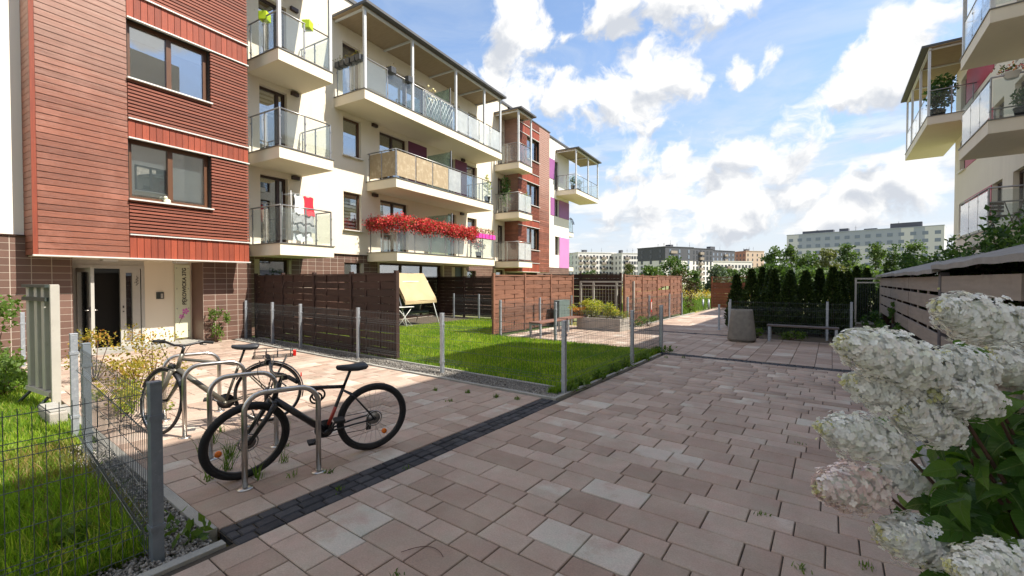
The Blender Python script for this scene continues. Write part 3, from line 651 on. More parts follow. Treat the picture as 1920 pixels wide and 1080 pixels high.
wall('wall', house, 0, 6.9, 22.7, 2.66, 12.1, holes0, 'render')
block('wall', -.3, .34, -9.8, 2.9, 2.62, 12.1, 'render_white')
block('roof', -11.8, .06, -9.9, 28.3, 12.1, 12.22, 'roof_dark')
block('roof', -11.8, .05, 28.3, 32.25, 11.96, 12.08, 'roof_dark')
# --- larch clad bays
def bay(y0, y1, yb0, yb1, yw0, yw1, zt, boards_on_left):
    """x front face .95; boards yb0..yb1, slats and windows over the rest; yw0..yw1 window opening"""
    x = .95; B = MB()
    ys0, ys1 = (yb1, y1) if boards_on_left else (y0, yb0)
    zwin = [(3.57, 4.97), (6.33, 7.70), (9.09, 10.46)]
    # backing shell with window openings
    wall('bay_wall', house, x - .05, y0 + .03, y1 - .03, 2.2, zt, [(yw0, yw1, a, b) for a, b in zwin], 'backing', .22)
    m = MB(); m.box((-.3, y0 + .03, 2.2), (x - .05, y0 + .035, zt)).box((-.3, y1 - .035, 2.2), (x - .05, y1 - .03, zt)).box((-.3, y0 + .03, 2.2), (x - .06, y1 - .03, 2.22)); m.build('bay_side', 'backing', house)
    box('bay_soffit', (-.32, y0 + .04, 2.185), (x - .05, y1 - .04, 2.199), 'render', house)
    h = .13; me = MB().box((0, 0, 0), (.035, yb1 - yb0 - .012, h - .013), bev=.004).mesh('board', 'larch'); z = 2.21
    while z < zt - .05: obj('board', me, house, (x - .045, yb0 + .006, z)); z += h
    # corner post and flank boards
    box('corner_board', (x - .03, y0 - .01, 2.2), (x + .006, y0 + .06, zt), 'larch_v', house) if boards_on_left else None
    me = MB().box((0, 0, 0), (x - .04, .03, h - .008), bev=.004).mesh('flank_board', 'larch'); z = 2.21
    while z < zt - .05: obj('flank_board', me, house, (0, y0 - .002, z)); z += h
    # upright boards in bands
    for (a, b) in ((2.2, 2.75), (4.98, 5.41), (7.71, 8.26), (10.47, 11.0)):
        n = round((ys1 - ys0) / .137); w = (ys1 - ys0) / n; me = MB().box((0, 0, 0), (.03, w - .008, b - a - .02), bev=.003).mesh('upright_board', 'larch_v')
        for i in range(n): obj('upright_board', me, house, (x - .04 + rg.uniform(-.002, .002), ys0 + i * w + .004, a + .01))
    # slats
    mes = {}
    def slat(a, b, z):
        k = round(b - a, 2)
        if k not in mes: mes[k] = MB().box((0, 0, 0), (.045, b - a - .006, .05)).mesh('slat', 'slat')
        obj('slat', mes[k], house, (x - .045, a + .003, z))
    for (a, b, wz) in ((2.77, 4.95, zwin[0]), (5.43, 7.68, zwin[1]), (8.28, 10.44, zwin[2]), (11.02, zt, None)):
        z = a + .015
        while z < b - .04:
            if wz and z > wz[0] - .05:
                if yw0 - ys0 > .15: slat(ys0, yw0 - .01, z)
                if ys1 - yw1 > .15: slat(yw1 + .01, ys1, z)
            else: slat(ys0, ys1, z)
            z += .08
    # metal drips
    for z in (2.2, 2.75, 4.97, 5.41, 7.70, 8.26, 10.46, 11.0):
        box('drip_trim', (x - .05, ys0 if z > 2.3 else y0 - .015, z - .016), (x + .035, ys1 + .015, z + .012), 'trim', house)
    box('roof_edge', (-.1, y0 - .02, zt), (x + .03, y1 + .02, zt + .06), 'roof_dark', house)
    for i, (a, b) in enumerate(zwin):
        window(house, x - .17, yw0 + .005, yw1 - .005, a + .005, b - .005, (.5,), 'win_frame', .085, blind=(.95 if i == 0 else .22), sill=True)
bay(2.72, 6.93, 2.78, 4.25, 4.27, 5.97, 11.5, True)
bay(22.35, 26.64, 25.06, 26.6, 23.43, 25.04, 11.5, False)
# --- tiled base
tw = empty('tiled_base'); tw.parent = house
def tiles(x, y0, y1, z0, z1, holes=(), single=True, side=None):
    wall('mortar', tw, x - .004, y0, y1, z0, z1, list(holes), 'grout', .2)
    me = MB().box((-.01, .0065, .006), (0, .2935, .144)).mesh('tile', 'tile'); rest = MB(); tones = []
    r = 0; z = z1
    while z > z0 + .02:
        y = y0
        while y < y1 - .02:
            cy, cz = y + .15, z - .075; w = min(.30, y1 - y); hh = min(.15, z - z0)
            if not any(h[0] - .1 < cy < h[1] + .1 and h[2] - .05 < cz < h[3] + .05 for h in holes):
                if single: obj('tile', me, tw, (x, y, z - hh), scale=(1, w / .30, hh / .15))
                else: rest.box((x - .01, y + .005, z - hh + .005), (x, y + w - .005, z - .005))
            y += .30
        z -= .15; r += 1
    if not single:
        o = rest.build('tiles', 'tile', tw); o['kind'] = 'stuff'
        at = o.data.attributes.new('tone', 'FLOAT', 'POINT'); n = len(o.data.vertices) // 8; at.data.foreach_set('value', np.repeat(rng.random(n), 8).astype(np.float32))
tiles(.40, 2.2, 3.42, 0, 2.6)
tiles(.40, -9.8, 2.2, 0, 2.6, single=False)
box('base_ledge', (.3, -9.8, 2.6), (.43, 2.72, 2.625), 'dark_frame', house)
tiles(.34, 6.02, 7.3, 0, 2.19)
tiles(0, 7.3, 12.5, 1.0, 2.64, [(7.75, 8.72, .9, 2.36), (10.88, 11.7, 1.0, 2.36)])
tiles(0, 7.3, 12.5, 0, 1.0, single=False)
tiles(0, 12.5, 22.6, 0, 2.64, [(12.62, 16.6, 0, 2.4), (17.55, 18.3, 0, 2.36), (18.6, 19.45, 1.2, 2.2), (21.4, 22.3, 0, 2.3)], single=False)
tiles(0, 26.6, 32.15, 0, 2.62, single=False)
box('base_ledge', (-.02, 6.95, 2.642), (.05, 22.3, 2.668), 'dark_frame', house)
for (a, b, c, d) in ((7.75, 8.72, .9, 2.36), (10.88, 11.7, 1.0, 2.36), (18.6, 19.45, 1.2, 2.2)): window(house, -.12, a, b, c, d, (), 'dark_frame', .07, blind=.0, sill=True)
window(house, -.15, 12.62, 16.6, .02, 2.4, (.33, .66), 'dark_frame', .08, sill=False, name='terrace_door')
block('garden_door', -.2, -.12, 17.55, 18.3, 0, 2.36, 'dark_metal'); window(house, -.12, 21.4, 22.3, 0.02, 2.3, (), 'dark_frame', sill=False, name='terrace_door')
m = MB().box((.0, 7.28, 0), (.335, 7.31, 2.19)); m.build('pier_side', 'tile', house)
# side returns of the tiled fronts at the entrance
MB().box((-.35, 3.40, 0), (.39, 3.42, 2.19)).build('entrance_return', 'tile', house); MB().box((-.35, 6.02, 0), (.33, 6.04, 2.19)).build('entrance_return', 'tile', house)
# --- entrance
ex = -.30
wall('entrance_wall', house, ex, 4.95, 6.03, 0, 2.19, [], 'render')
wall('entrance_header', house, ex, 3.42, 4.95, 2.06, 2.19, [], 'door_alu')
m = MB()
for (a, b) in ((3.42, 3.50), (3.60, 3.66), (4.88, 4.95)): m.box((ex - .06, a, 0), (ex + .02, b, 2.06))
m.box((ex - .06, 3.42, 1.98), (ex + .021, 4.95, 2.06)); fr = m.build('door_frame', 'door_alu', house)
# right leaf, shut
m = MB().box((ex - .05, 4.46, .02), (ex + .01, 4.57, 1.98)).box((ex - .05, 4.70, .02), (ex + .01, 4.86, 1.98)).box((ex - .05, 4.57, .02), (ex + .01, 4.70, .14)).box((ex - .05, 4.57, 1.88), (ex + .01, 4.70, 1.98))
lf = m.build('door_leaf', 'door_alu', house); box('pane', (ex - .03, 4.57, .14), (ex - .02, 4.70, 1.88), 'glass', lf); box('lock', (ex + .012, 4.50, 1.0), (ex + .02, 4.53, 1.06), 'ink', lf); box('lock', (ex + .012, 4.50, .90), (ex + .02, 4.53, .93), 'ink', lf)
m = MB()
for i, zz in enumerate((1.62, 1.69, 1.76)): m.tube([(ex + .016, 4.74 + .03 * i, zz), (ex + .016, 4.78, zz + .05), (ex + .016, 4.80 + .01 * i, zz - .02), (ex + .016, 4.77, zz - .06), (ex + .016, 4.83, zz)], .004, 4)
m.build('scribble', 'ink', lf)
# left leaf, standing open
mt = Matrix.Translation((ex, 3.68, 0)) @ Matrix.Rotation(R(-89), 4, 'Z')
m = MB()
for (p0, p1) in (((-.03, 0, .02), (.03, .09, 1.98)), ((-.03, .78, .02), (.03, .88, 1.98)), ((-.03, .09, .02), (.03, .78, .14)), ((-.03, .09, 1.88), (.03, .78, 1.98))): m.box(p0, p1, mt)
lo = m.build('door_leaf', 'door_alu', house); lo['label'] = 'entrance door leaf standing open'
MB().box((-.006, .09, .14), (.006, .78, 1.88), mt).build('pane', 'glass', lo)
MB().tube([(-.03, .83, 1.02), (-.09, .83, 1.02), (-.09, .72, 1.02)], .012, 8, mat=mt).tube([(.03, .83, 1.02), (.09, .83, 1.02), (.09, .72, 1.02)], .012, 8, mat=mt).build('handle', 'steel', lo)
MB().box((.032, .82, .86), (.036, .86, 1.1), mt).build('lock_plate', 'ink', lo)
block('dark_door_backing', -.618, -.60, 3.4, 4.95, 0, 2.2, 'black')  # black sheet standing for the unlit depth behind the door
block('entrance_step', -.32, .55, 3.44, 6.0, -.02, .06, 'kerb')
m = MB().box((ex, 5.20, 1.20), (ex + .03, 5.36, 1.38)); ic = m.build('intercom', 'dark_metal', house); box('camera_eye', (ex + .03, 5.24, 1.30), (ex + .034, 5.28, 1.34), 'ink', ic); box('keypad', (ex + .03, 5.29, 1.22), (ex + .034, 5.34, 1.34), 'grey_metal', ic)
for y in (4.1, 5.55): MB().box((.1, y - .14, 2.14), (.32, y + .14, 2.184), bev=.01).build('ceiling_lamp', 'white_metal', house)
# --- balconies
def balcony(y0, y1, zt, x1=1.6, x0=0, th=.36, front=None, mats=None, sidel=True, sider=True, P=house, slabm='render', canopy=None, canposts=(), ctop=11.3, side_mats=None, rail_h=1.08, x_over=.0):
    s = MB().box((x0 - .02, y0, zt - th), (x1, y1, zt - .03)).build('balcony', slabm, P)
    MB().box((x0 - .02, y0 + .02, zt - th - .004), (x1 - .02, y1 - .02, zt - th - .001)).build('soffit', 'soffit' if slabm == 'render' else slabm, s)
    MB().box((x0 + .0, y0 - .025, zt - .03), (x1 + .025, y1 + .025, zt)).build('slab_edge', 'cap', s)
    xr = x1 - .06; a, b = y0 + .06, y1 - .06
    pts = front or [a + (b - a) * i / max(2, round((b - a) / 1.0)) for i in range(max(2, round((b - a) / 1.0)) + 1)]
    sd = [x0 + .12, (x0 + xr) / 2 + .03]
    pm = MB().box((-.012, -.022, 0), (.012, .022, rail_h)).box((.012, -.03, .2), (.03, .03, .24)).box((.012, -.03, rail_h - .24), (.03, .03, rail_h - .2)).mesh('railing_post', 'rail')
    for y in pts: obj('railing_post', pm, s, (xr, y, zt))
    for yy, on in ((a, sidel), (b, sider)):
        if on:
            for x in sd: obj('railing_post', pm, s, (x, yy, zt), (0, 0, math.pi / 2 if yy == b else -math.pi / 2))
    hr = [(x0 + .03, a, zt + rail_h)] if sidel else []
    hr += [(xr, a, zt + rail_h), (xr, b, zt + rail_h)] + ([(x0 + .03, b, zt + rail_h)] if sider else [])
    m = MB()
    for p, q in zip(hr, hr[1:]): m.tube([p, q], .022, 8)
    m.build('handrail', 'rail', s)
    for i in range(len(pts) - 1):
        mt = (mats[i] if mats and i < len(mats) else 'pane')
        if mt: box('reed_screen' if mt == 'reed' else 'glass_pane', (xr + .012, pts[i] + .03, zt + .08), (xr + (.022 if mt != 'reed' else .03), pts[i + 1] - .03, zt + rail_h - .07), mt, s)
    for yy, on, sg in ((a, sidel, -1), (b, sider, 1)):
        if not on: continue
        xs = [sd[0], sd[1], xr]
        for i in range(2):
            mt = (side_mats or ['pane', 'pane'])[i] if yy == a else 'pane'
            box('reed_screen' if mt == 'reed' else 'glass_pane', (xs[i] + .03, yy + sg * .012, zt + .08), (xs[i + 1] - .03, yy + sg * .022, zt + rail_h - .07), mt, s)
    if canopy:
        for y in canposts: box('canopy_post', (x1 - .10, y - .045, zt), (x1 - .012, y + .045, ctop - .02), 'white_metal', s)
        box('canopy_roof', (x0, y0 - .10, ctop + .08), (x1 + .22, y1 + .12, ctop + .17), 'roof_dark', s)
        box('canopy_underside', (x0, y0 - .08, ctop + .05), (x1 - .02, y1 + .1, ctop + .076), 'canopy_under', s)
        m = MB().box((x1 - .10, y0 - .02, ctop - .02), (x1 - .02, y1 + .02, ctop + .05))
        for y in canposts: m.box((x0 + .01, y - .03, ctop - .02), (x1 - .11, y + .03, ctop + .045))
        m.build('canopy_beam', 'white_metal', s)
    return s
for i, z in enumerate(Z):
    balcony(7.43, 9.22, z, front=[7.49, 8.28, 9.16], canopy=(i == 2), canposts=(7.49, 9.17))
balcony(11.98, 18.75, Z[0], mats=['pane'] * 4 + ['pane'] * 3, front=[12.04, 13.0, 13.95, 14.9, 15.85, 16.8, 17.75, 18.69])
balcony(11.95, 18.6, Z[1], mats=['reed'] * 3 + ['frost', 'pane', 'pane', 'pane'], side_mats=['reed', 'reed'], front=[12.01, 13.05, 14.05, 15.1, 16.0, 16.9, 17.75, 18.54])
big3 = balcony(10.5, 19.45, Z[2], mats=['pane'] * 3 + ['pane'] * 2 + ['frost'] * 4, front=[10.56, 11.6, 12.55, 13.6, 14.6, 15.6, 16.55, 17.45, 18.4, 19.39], canopy=True, canposts=(10.56, 12.9, 15.65, 17.9, 19.38), ctop=11.02)
for i, z in enumerate(Z): balcony(21.25, 22.85, z, front=[21.31, 22.05, 22.79], mats=['frost', 'frost'] if i < 2 else ['pane', 'pane'], canopy=(i == 2), canposts=(21.31, 22.79), ctop=11.1)
balcony(29.7, 34.45, Z[2], front=[29.76, 31.3, 32.9, 34.39], canopy=True, canposts=(29.76, 32.2, 34.38), ctop=11.1)
for z in (2.78, 5.54): balcony(32.2, 33.3, z, x1=-.1, x0=-1.7, front=[32.26, 33.24], sidel=False)
# glass dividers
for (y, z, y2) in ((15.55, Z[0], 0), (15.5, Z[1], 0), (15.45, Z[2], 0)):
    d = MB().box((.02, y, z + .05), (1.35, y + .02, z + 1.85)).build('glass_divider', 'green_glass', house); MB().box((1.35, y - .015, z), (1.40, y + .035, z + 1.9)).build('divider_post', 'rail', d)
# balcony doors and windows
for z in Z: window(house, -.14, 7.8, 8.7, z + .02, z + 2.22, (.72,), 'dark_frame', .08, blind=(.34 if z == Z[1] else 0), sill=False, name='balcony_door', stripes=True)
for z in Z[:2]: window(house, -.12, 10.88, 11.7, z + .80, z + 2.22, (), 'win_frame', .07, blind=(.98 if z == Z[0] else .42), stripes=(z == Z[0]))
for (a, b, c, d) in holes0[5:]: window(house, -.14, a, b, c, d, (.5,) if b - a > 1 else (), 'dark_frame', .08, blind=rg.choice([0, .3, .6]), sill=False, name='balcony_door')
for (a, b, c, d, mt) in ((14.27, 15.44, 5.56, 7.76, 'plum'), (17.59, 18.54, 5.56, 7.76, 'plum')): box('facade_panel', (.0, a, c), (.03, b, d), mt, house)
for (y, z) in ((8.95, 2.78), (8.95, 5.54), (8.95, 8.3), (12.35, 2.78), (12.35, 5.54), (18.1, 2.78), (18.2, 5.54)): MB().box((.0, y - .13, z + 2.24), (.10, y + .13, z + 2.36), bev=.01).build('wall_lamp', 'dark_frame', house)
# --- end block with mauve panels
wall('wall', house, -.02, 26.5, 32.15, 2.62, 12.0, [(29.55, 30.3, 3.56, 4.94), (29.5, 30.24, 6.42, 7.7), (29.45, 30.14, 8.32, 10.48)], 'render_white')
block('wall', -11.6, -.02, 32.13, 32.15, -.1, 12.0, 'render_white')
for (a, b, c, d) in ((29.55, 30.3, 3.56, 4.94), (29.5, 30.24, 6.42, 7.7), (29.45, 30.14, 8.32, 10.48)): window(house, -.15, a, b, c, d, (), 'dark_frame', sill=False)
for (a, b, c, d, mt) in ((30.32, 32.14, 2.62, 4.94, 'pink'), (30.26, 32.14, 6.42, 7.7, 'purple'), (28.75, 29.48, 6.42, 7.7, 'purple'), (28.4, 29.43, 9.05, 10.48, 'purple')): box('facade_panel', (-.02, a, c), (.012, b, d), mt, house)
# --- house number plate
sx = ex + .05
sg = MB().box((sx, 5.60, .12), (sx + .012, 5.96, 2.12)).build('number_plate', 'sign_glass', house)
for y in (5.645, 5.915):
    for z in (.30, .92, 1.46, 2.02): MB().tube([(ex + .002, y, z), (sx + .02, y, z)], .014, 8).build('standoff', 'rail', sg)
tcu = bpy.data.curves.new('lettering', 'FONT'); tcu.body = 'PĘKOWICKA 37G'; tcu.size = .128; tcu.align_x = 'LEFT'; tcu.extrude = .001; tcu.offset = .0045
to = bpy.data.objects.new('tmp', tcu); col.objects.link(to); bpy.context.view_layer.update()
tme = bpy.data.meshes.new_from_object(to.evaluated_get(bpy.context.evaluated_depsgraph_get())); bpy.data.objects.remove(to)
tme.materials.clear(); tme.materials.append(M['ink'])
lt = obj('lettering', tme, sg); lt.matrix_local = Matrix.Translation((sx + .0145, 5.86, 1.02)) @ Matrix(((0, 0, 1, 0), (0, -1, 0, 0), (1, 0, 0, 0), (0, 0, 0, 1)))
m = MB()
for k, (cy, cz, r) in enumerate(((5.84, .84, .075), (5.75, .70, .06))):
    for q in range(5):
        a = q * 2 * math.pi / 5 + k; v = [(sx + .014, cy, cz)]
        for t in (-.45, 0, .45): v.append((sx + .014, cy + math.cos(a + t) * r * (1.2 if t == 0 else 1), cz + math.sin(a + t) * r * (1.2 if t == 0 else 1)))
        m.add(v, [(0, 1, 2, 3)])
m.build('flower_print', 'orchid', sg); MB().tube([(sx + .014, 5.82, .80), (sx + .014, 5.73, .62), (sx + .014, 5.68, .50)], .006, 5).build('stem_print', 'twig', sg)
# ------------------------------------------------------------------ apartment block on the right
rhouse = empty('apartment_building', (4.7, 0, 0), math.pi, 'cream apartment block with red panels beside windows, seen behind the plank shelter', 'building')
rz = (3.0, 5.83, 8.66)
wh = []
for z in rz: wh += [(-28.6, -27.5, z + .8, z + 2.2), (-23.4, -22.2, z + .8, z + 2.2), (-21.1, -19.9, z + .02, z + 2.2), (-18.6, -17.0, z + .02, z + 2.2)]
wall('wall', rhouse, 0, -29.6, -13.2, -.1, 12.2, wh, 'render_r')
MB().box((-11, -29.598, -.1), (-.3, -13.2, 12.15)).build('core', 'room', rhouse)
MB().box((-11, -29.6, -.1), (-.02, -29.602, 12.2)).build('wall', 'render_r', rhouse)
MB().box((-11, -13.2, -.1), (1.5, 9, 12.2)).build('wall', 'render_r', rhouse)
MB().box((-4, -13.0, 12.2), (1.5, -9.6, 14.3)).build('shadow_tower', 'render_r', rhouse)  # unseen block added to carry the shadow edge further over the lawn
MB().box((-11.2, -29.8, 12.2), (.1, -13.2, 12.32)).build('roof', 'roof_dark', rhouse)
for (a, b, c, d) in wh: window(rhouse, -.14, a, b, c, d, (.5,), 'dark_frame', .08, blind=rg.choice([0, .4]), sill=(c - int(c) > .5 and b - a < 1.15), name='window')
for z in (.2,) + rz:
    for y in (-12.2, -9.4, -6.2, -3.0, .2, 3.4):
        window(rhouse, 1.56, y, y + 1.5, z + .8, z + 2.2, (.5,), 'dark_frame', .08, sill=True); box('dark_window_backing', (1.485, y + .02, z + .82), (1.503, y + 1.48, z + 2.18), 'black', rhouse)  # black sheet behind each window stands for an unlit room
for z in rz: box('facade_panel', (-.0, -27.48, z + .8), (.02, -23.42, z + 2.2), 'red_panel', rhouse)
for i, z in enumerate(rz):
    balcony(-19.6, -16.42, z, x1=1.5, P=rhouse, slabm='render_r', mats=['frost'] * 3 if i < 2 else ['pane'] * 3, front=[-19.5, -18.45, -17.45, -16.5], canopy=(i == 2), canposts=(-19.5, -16.5), ctop=11.4)
balcony(-32.6, -25.65, rz[2] + .02, x1=1.5, P=rhouse, slabm='render_r', front=[-32.5, -31.0, -29.2, -27.4, -25.75], mats=['pane'] * 4, canopy=True, canposts=(-32.5, -30.6, -28.0, -25.75), ctop=11.5)
# ------------------------------------------------------------------ plank shelter
sh = empty('bin_shelter', (1.4, 3, 0), 0, 'long plank-sided bin shelter with grey sloping roof beside the path', 'shelter')
sections = [(-1.0, 2.9), (2.98, 6.66), (6.74, 10.3), (10.36, 14.0), (14.06, 17.6)]
for (a, b) in sections:
    for k in range(4):
        z0 = .56 + k * .315; m = MB().box((0, a, z0), (.035, b, z0 + .254), bev=.004).build('plank', 'plank', sh); m.location.x = rg.uniform(-.004, .004)
        if k:
            for t in (.33, .66): box('spacer', (.012, a + (b - a) * t - .06, z0 - .063), (.03, a + (b - a) * t + .06, z0 + .001), 'plank', sh)
for y in (-1.05, 2.94, 6.70, 10.33, 14.03, 17.63): box('post', (-.012 if y == 6.70 else .037, y - (.09 if y == 6.70 else .04), -.05), (.09, y + (.09 if y == 6.70 else .04), 1.82), 'shelter_post', sh)
for y in (-1.05, 6.7, 17.63): box('post', (1.55, y - .04, -.05), (1.63, y + .04, 2.2), 'shelter_post', sh)
for (a, b, dz) in ((-1.4, 6.66, .06), (6.60, 17.8, 0)):
    n = 60; V = []; F = []
    for i in range(n + 1):
        y = a + (b - a) * i / n; wv = .008 * math.sin(y * 2.1) + .006 * math.sin(y * 5.3)
        for (x, z) in ((-.12, 1.80), (-.12, 1.87), (1.8, 2.44), (1.8, 2.38)): V.append((x, y, z + dz + wv))
    for i in range(n):
        for k in range(4): F.append((i * 4 + k, i * 4 + (k + 1) % 4, (i + 1) * 4 + (k + 1) % 4, (i + 1) * 4 + k))
    F += [(0, 1, 2, 3), (n * 4 + 3, n * 4 + 2, n * 4 + 1, n * 4)]
    MB().add(V, F).build('roof_sheet', 'shelter_roof', sh)
MB().box((1.6, -1, 0), (1.66, 17.6, 2.2)).build('back_wall', 'plank', sh); MB().box((.10, 17.55, 0), (1.6, 17.6, 1.86)).build('end_wall', 'fence_dark', sh)
# barred gate closing the far end of the shelter
g = empty('garden_gate', (.69, 20.9, 0), 0, 'grey steel barred gate at the far end of the plank shelter', 'gate')
m = MB().box((0, -.03, 0), (.06, .03, 1.78)).box((.72, -.03, 0), (.78, .03, 1.78)).box((.06, -.03, 1.72), (.72, .03, 1.78)).box((.06, -.03, 1.58), (.72, .03, 1.63)).box((.06, -.03, .06), (.72, .03, .11)); m.build('frame', 'grey_metal', g)
for i in range(9): box('bar', (.10 + i * .07, -.008, .11), (.114 + i * .07, .008, 1.58), 'dark_metal', g)
pb = empty('planter_box', (.95, 15.6, 0), 0, 'low grey concrete planter beside the hedge fence post', 'planter')
m = MB().box((-.42, -.25, -.02), (.42, -.19, .36), bev=.008).box((-.42, .19, -.02), (.42, .25, .36), bev=.008).box((-.42, -.19, -.02), (-.36, .19, .355)).box((.36, -.19, -.02), (.42, .19, .355)); m.build('trough', 'concrete_l', pb); box('soil', (-.36, -.19, .2), (.36, .19, .3), 'dirt', pb)
# ------------------------------------------------------------------ mesh fences
_mp = {}
def panel_mesh(L, h):
    k = (round(L, 2), h)
    if k not in _mp:
        m = MB(); n = max(2, round(L / .05)); lv = [.03, .16, .20, .24, .55, h - .24, h - .20, h - .16, h + .012]; off = [0, 0, .03, 0, 0, 0, .03, 0, 0]
        for i in range(n + 1):
            x = L * i / n; m.tube([(x, o, z) for z, o in zip(lv, off)], .0019, 4, cap=False)
        for z, o in ((.05, 0), (.16, 0), (.20, .03), (.24, 0), (.42, 0), (.62, 0), (h - .24, 0), (h - .20, .03), (h - .16, 0), (h - .02, 0)): m.tube([(0, o + .004, z), (L, o + .004, z)], .0024, 4, cap=False)
        _mp[k] = m.mesh('mesh_panel', 'wire')
    return _mp[k]
_post = {}
def post_mesh(h, mat):
    if (h, mat) not in _post:
        m = MB().box((-.03, -.03, -.1), (.03, .03, h), bev=.004).box((-.032, -.032, h), (.032, .032, h + .016), bev=.004)
        for z in (.2, h - .2): m.box((-.036, -.037, z - .015), (.036, .037, z + .015))
        _post[(h, mat)] = m.mesh('post', mat)
    return _post[(h, mat)]
def mesh_fence(pts, label, h=1.03, ph=1.07, mat='galv', skip=(), z=0):
    e = empty('mesh_fence', (pts[0][0], pts[0][1], z), 0, label, 'fence'); ox, oy = pts[0]
    for (x, y) in pts:
        obj('post', post_mesh(ph, mat), e, (x - ox, y - oy, 0), (0, 0, rg.uniform(-.05, .05)))
    for i in range(len(pts) - 1):
        if i in skip: continue
        (x0, y0), (x1, y1) = pts[i], pts[i + 1]; L = math.hypot(x1 - x0, y1 - y0); a = math.atan2(y1 - y0, x1 - x0)
        nx, ny = -math.sin(a) * .04, math.cos(a) * .04
        obj('mesh_panel', panel_mesh(L, h), e, (x0 - ox + nx, y0 - oy + ny, 0), (0, 0, a))
    return e
mesh_fence([(-3.31, -1.65), (-3.31, .85), (-5.87, .98)], 'welded wire fence turning at a galvanised corner post beside the bikes', mat='galv_dark')
mesh_fence([(-13.86, 5.72), (-12.24, 5.72), (-10.8, 5.73), (-8.36, 5.72), (-5.76, 5.70), (-3.21, 5.70), (-3.21, 8.45), (-3.3, 10.6)], 'welded wire fence around the garden lawn, in front of dark woven fence', ph=1.08)
mesh_fence([(-3.34, 10.66), (-6.19, 10.5), (-8.2, 10.6), (-8.3, 13.0), (-8.35, 15.4)], 'welded wire fence behind the two benches and orange shrub')
mesh_fence([(-5.95, 15.2), (-5.88, 17.3), (-5.86, 19.9), (-5.9, 22.06)], 'welded wire fence in front of the brown woven fence by the path')
mesh_fence([(-2.6, 15.28), (-.1, 15.28), (.44, 15.31)], 'welded wire fence in front of the dark thuja hedge')
mesh_fence([(-13.9, 14.5), (-12.4, 14.5), (-9.9, 14.5), (-8.6, 14.5)], 'welded wire fence at the back of the garden lawn')
mesh_fence([(-6.1, 30.5), (-3.6, 30.5), (-1.1, 30.5)], 'welded wire fence across the end of the path by the orange fence', h=1.3, ph=1.4)
for (x, y, h, l) in ((-6.7, 1.02, 1.1, 'galvanised square fence post standing alone beside the panel post'), (-12.8, 1.24, 1.05, 'galvanised square fence post by the brown tiled wall')):
    t = empty('fence_post', (x, y, 0), 0, l, 'post'); obj('post', post_mesh(h, 'galv'), t); m = MB().tube([(.03, .04, .3), (.06, .05, .5), (.03, .045, .8), (.05, .05, .95)], .004, 5); m.build('cable_tie', 'wire', t)
for (x, y, h) in ((-6.14, 27.5, .55), (-5.85, 27.6, .55)): 
    b = empty('bollard', (x, y, 0), 0, 'short pale steel bollard where the path meets the meadow', 'bollard', 'bollards at the path end'); MB().tube([(0, 0, -.1), (0, 0, h)], .05, 10).build('tube', 'galv', b); MB().lathe([(.055, h - .03), (.055, h), (.03, h + .02)], 12).build('cap', 'white_metal', b)
for (x, y, h) in ((-3.1, 16.2, .85), (-2.75, 16.0, .95)):
    b = empty('short_post', (x, y, 0), 0, 'short galvanised post standing behind the concrete bin', 'post', 'posts behind the concrete bin'); obj('post', post_mesh(h, 'galv'), b); box('foot_plate', (-.06, -.06, -.01), (.06, .06, .008), 'galv', b)
# ------------------------------------------------------------------ woven wooden fences
_sl = {}
def slat_mesh(L, sg, mat, h=.145):
    k = (round(L, 2), sg, mat, h)
    if k not in _sl:
        n = 12; V = []; F = []
        for i in range(n + 1):
            x = L * i / n; o = sg * .009 * math.cos(math.pi * 3 * i / n)
            V += [(x, o - .006, 0), (x, o + .006, 0), (x, o + .006, h), (x, o - .006, h)]
        for i in range(n):
            for q in range(4): F.append((i * 4 + q, i * 4 + (q + 1) % 4, (i + 1) * 4 + (q + 1) % 4, (i + 1) * 4 + q))
        F += [(0, 1, 2, 3), (n * 4 + 3, n * 4 + 2, n * 4 + 1, n * 4)]
        _sl[k] = MB().add(V, F).mesh('slat', mat)
    return _sl[k]
def wood_fence(p0, p1, n, h, mat, label, z0=.05, drop=None, lattice=False):
    e = empty('wooden_fence', (p0[0], p0[1], 0), math.atan2(p1[1] - p0[1], p1[0] - p0[0]), label, 'fence')
    L = math.hypot(p1[0] - p0[0], p1[1] - p0[1]); w = L / n
    for i in range(n + 1): box('post', (i * w - .04, -.04, -.05), (i * w + .04, .04, h + .03 + rg.uniform(0, .02)), mat, e)
    for i in range(n):
        a = i * w + .045; top = h - (.30 if lattice else 0); dz = rg.uniform(-.025, .025)
        rows = int((top - z0 - .06) / .147); hh = (top - z0 - .06) / rows
        for r in range(rows):
            o = obj('slat', slat_mesh(w - .09, 1 if r % 2 else -1, mat, .147), e, (a, 0, z0 + .03 + dz + r * hh + rg.uniform(-.003, .003)), (rg.uniform(-.03, .03), rg.uniform(-.004, .004), 0), (1, 1, (hh - .006) / .147))
            if drop == (i, r): o.rotation_euler.y = -.10; o.location.z += .05
        box('top_rail', (a - .005, -.028, h - .03 + dz), (a + w - .085, .028, h + .005 + dz), mat, e)
        box('bottom_rail', (a - .005, -.028, z0 - .02 + dz), (a + w - .085, .028, z0 + .025 + dz), mat, e)
        for t in (1 / 3, 2 / 3): box('batten', (a + (w - .09) * t - .008, -.018, z0 + .02 + dz), (a + (w - .09) * t + .008, .018, top - .03 + dz), mat, e)
        if lattice:
            m = MB()
            for q in range(int(w / .09) + 3):
                for s in (-1, 1):
                    x = a + q * .09 - .1
                    p, r_ = (x, s * .008, h - .29), (x + s * .26, s * .008, h - .03)
                    if min(p[0], r_[0]) > a - .02 and max(p[0], r_[0]) < a + w - .07: m.tube([p, r_], .008, 4)
            m.build('lattice', mat, e)
    return e
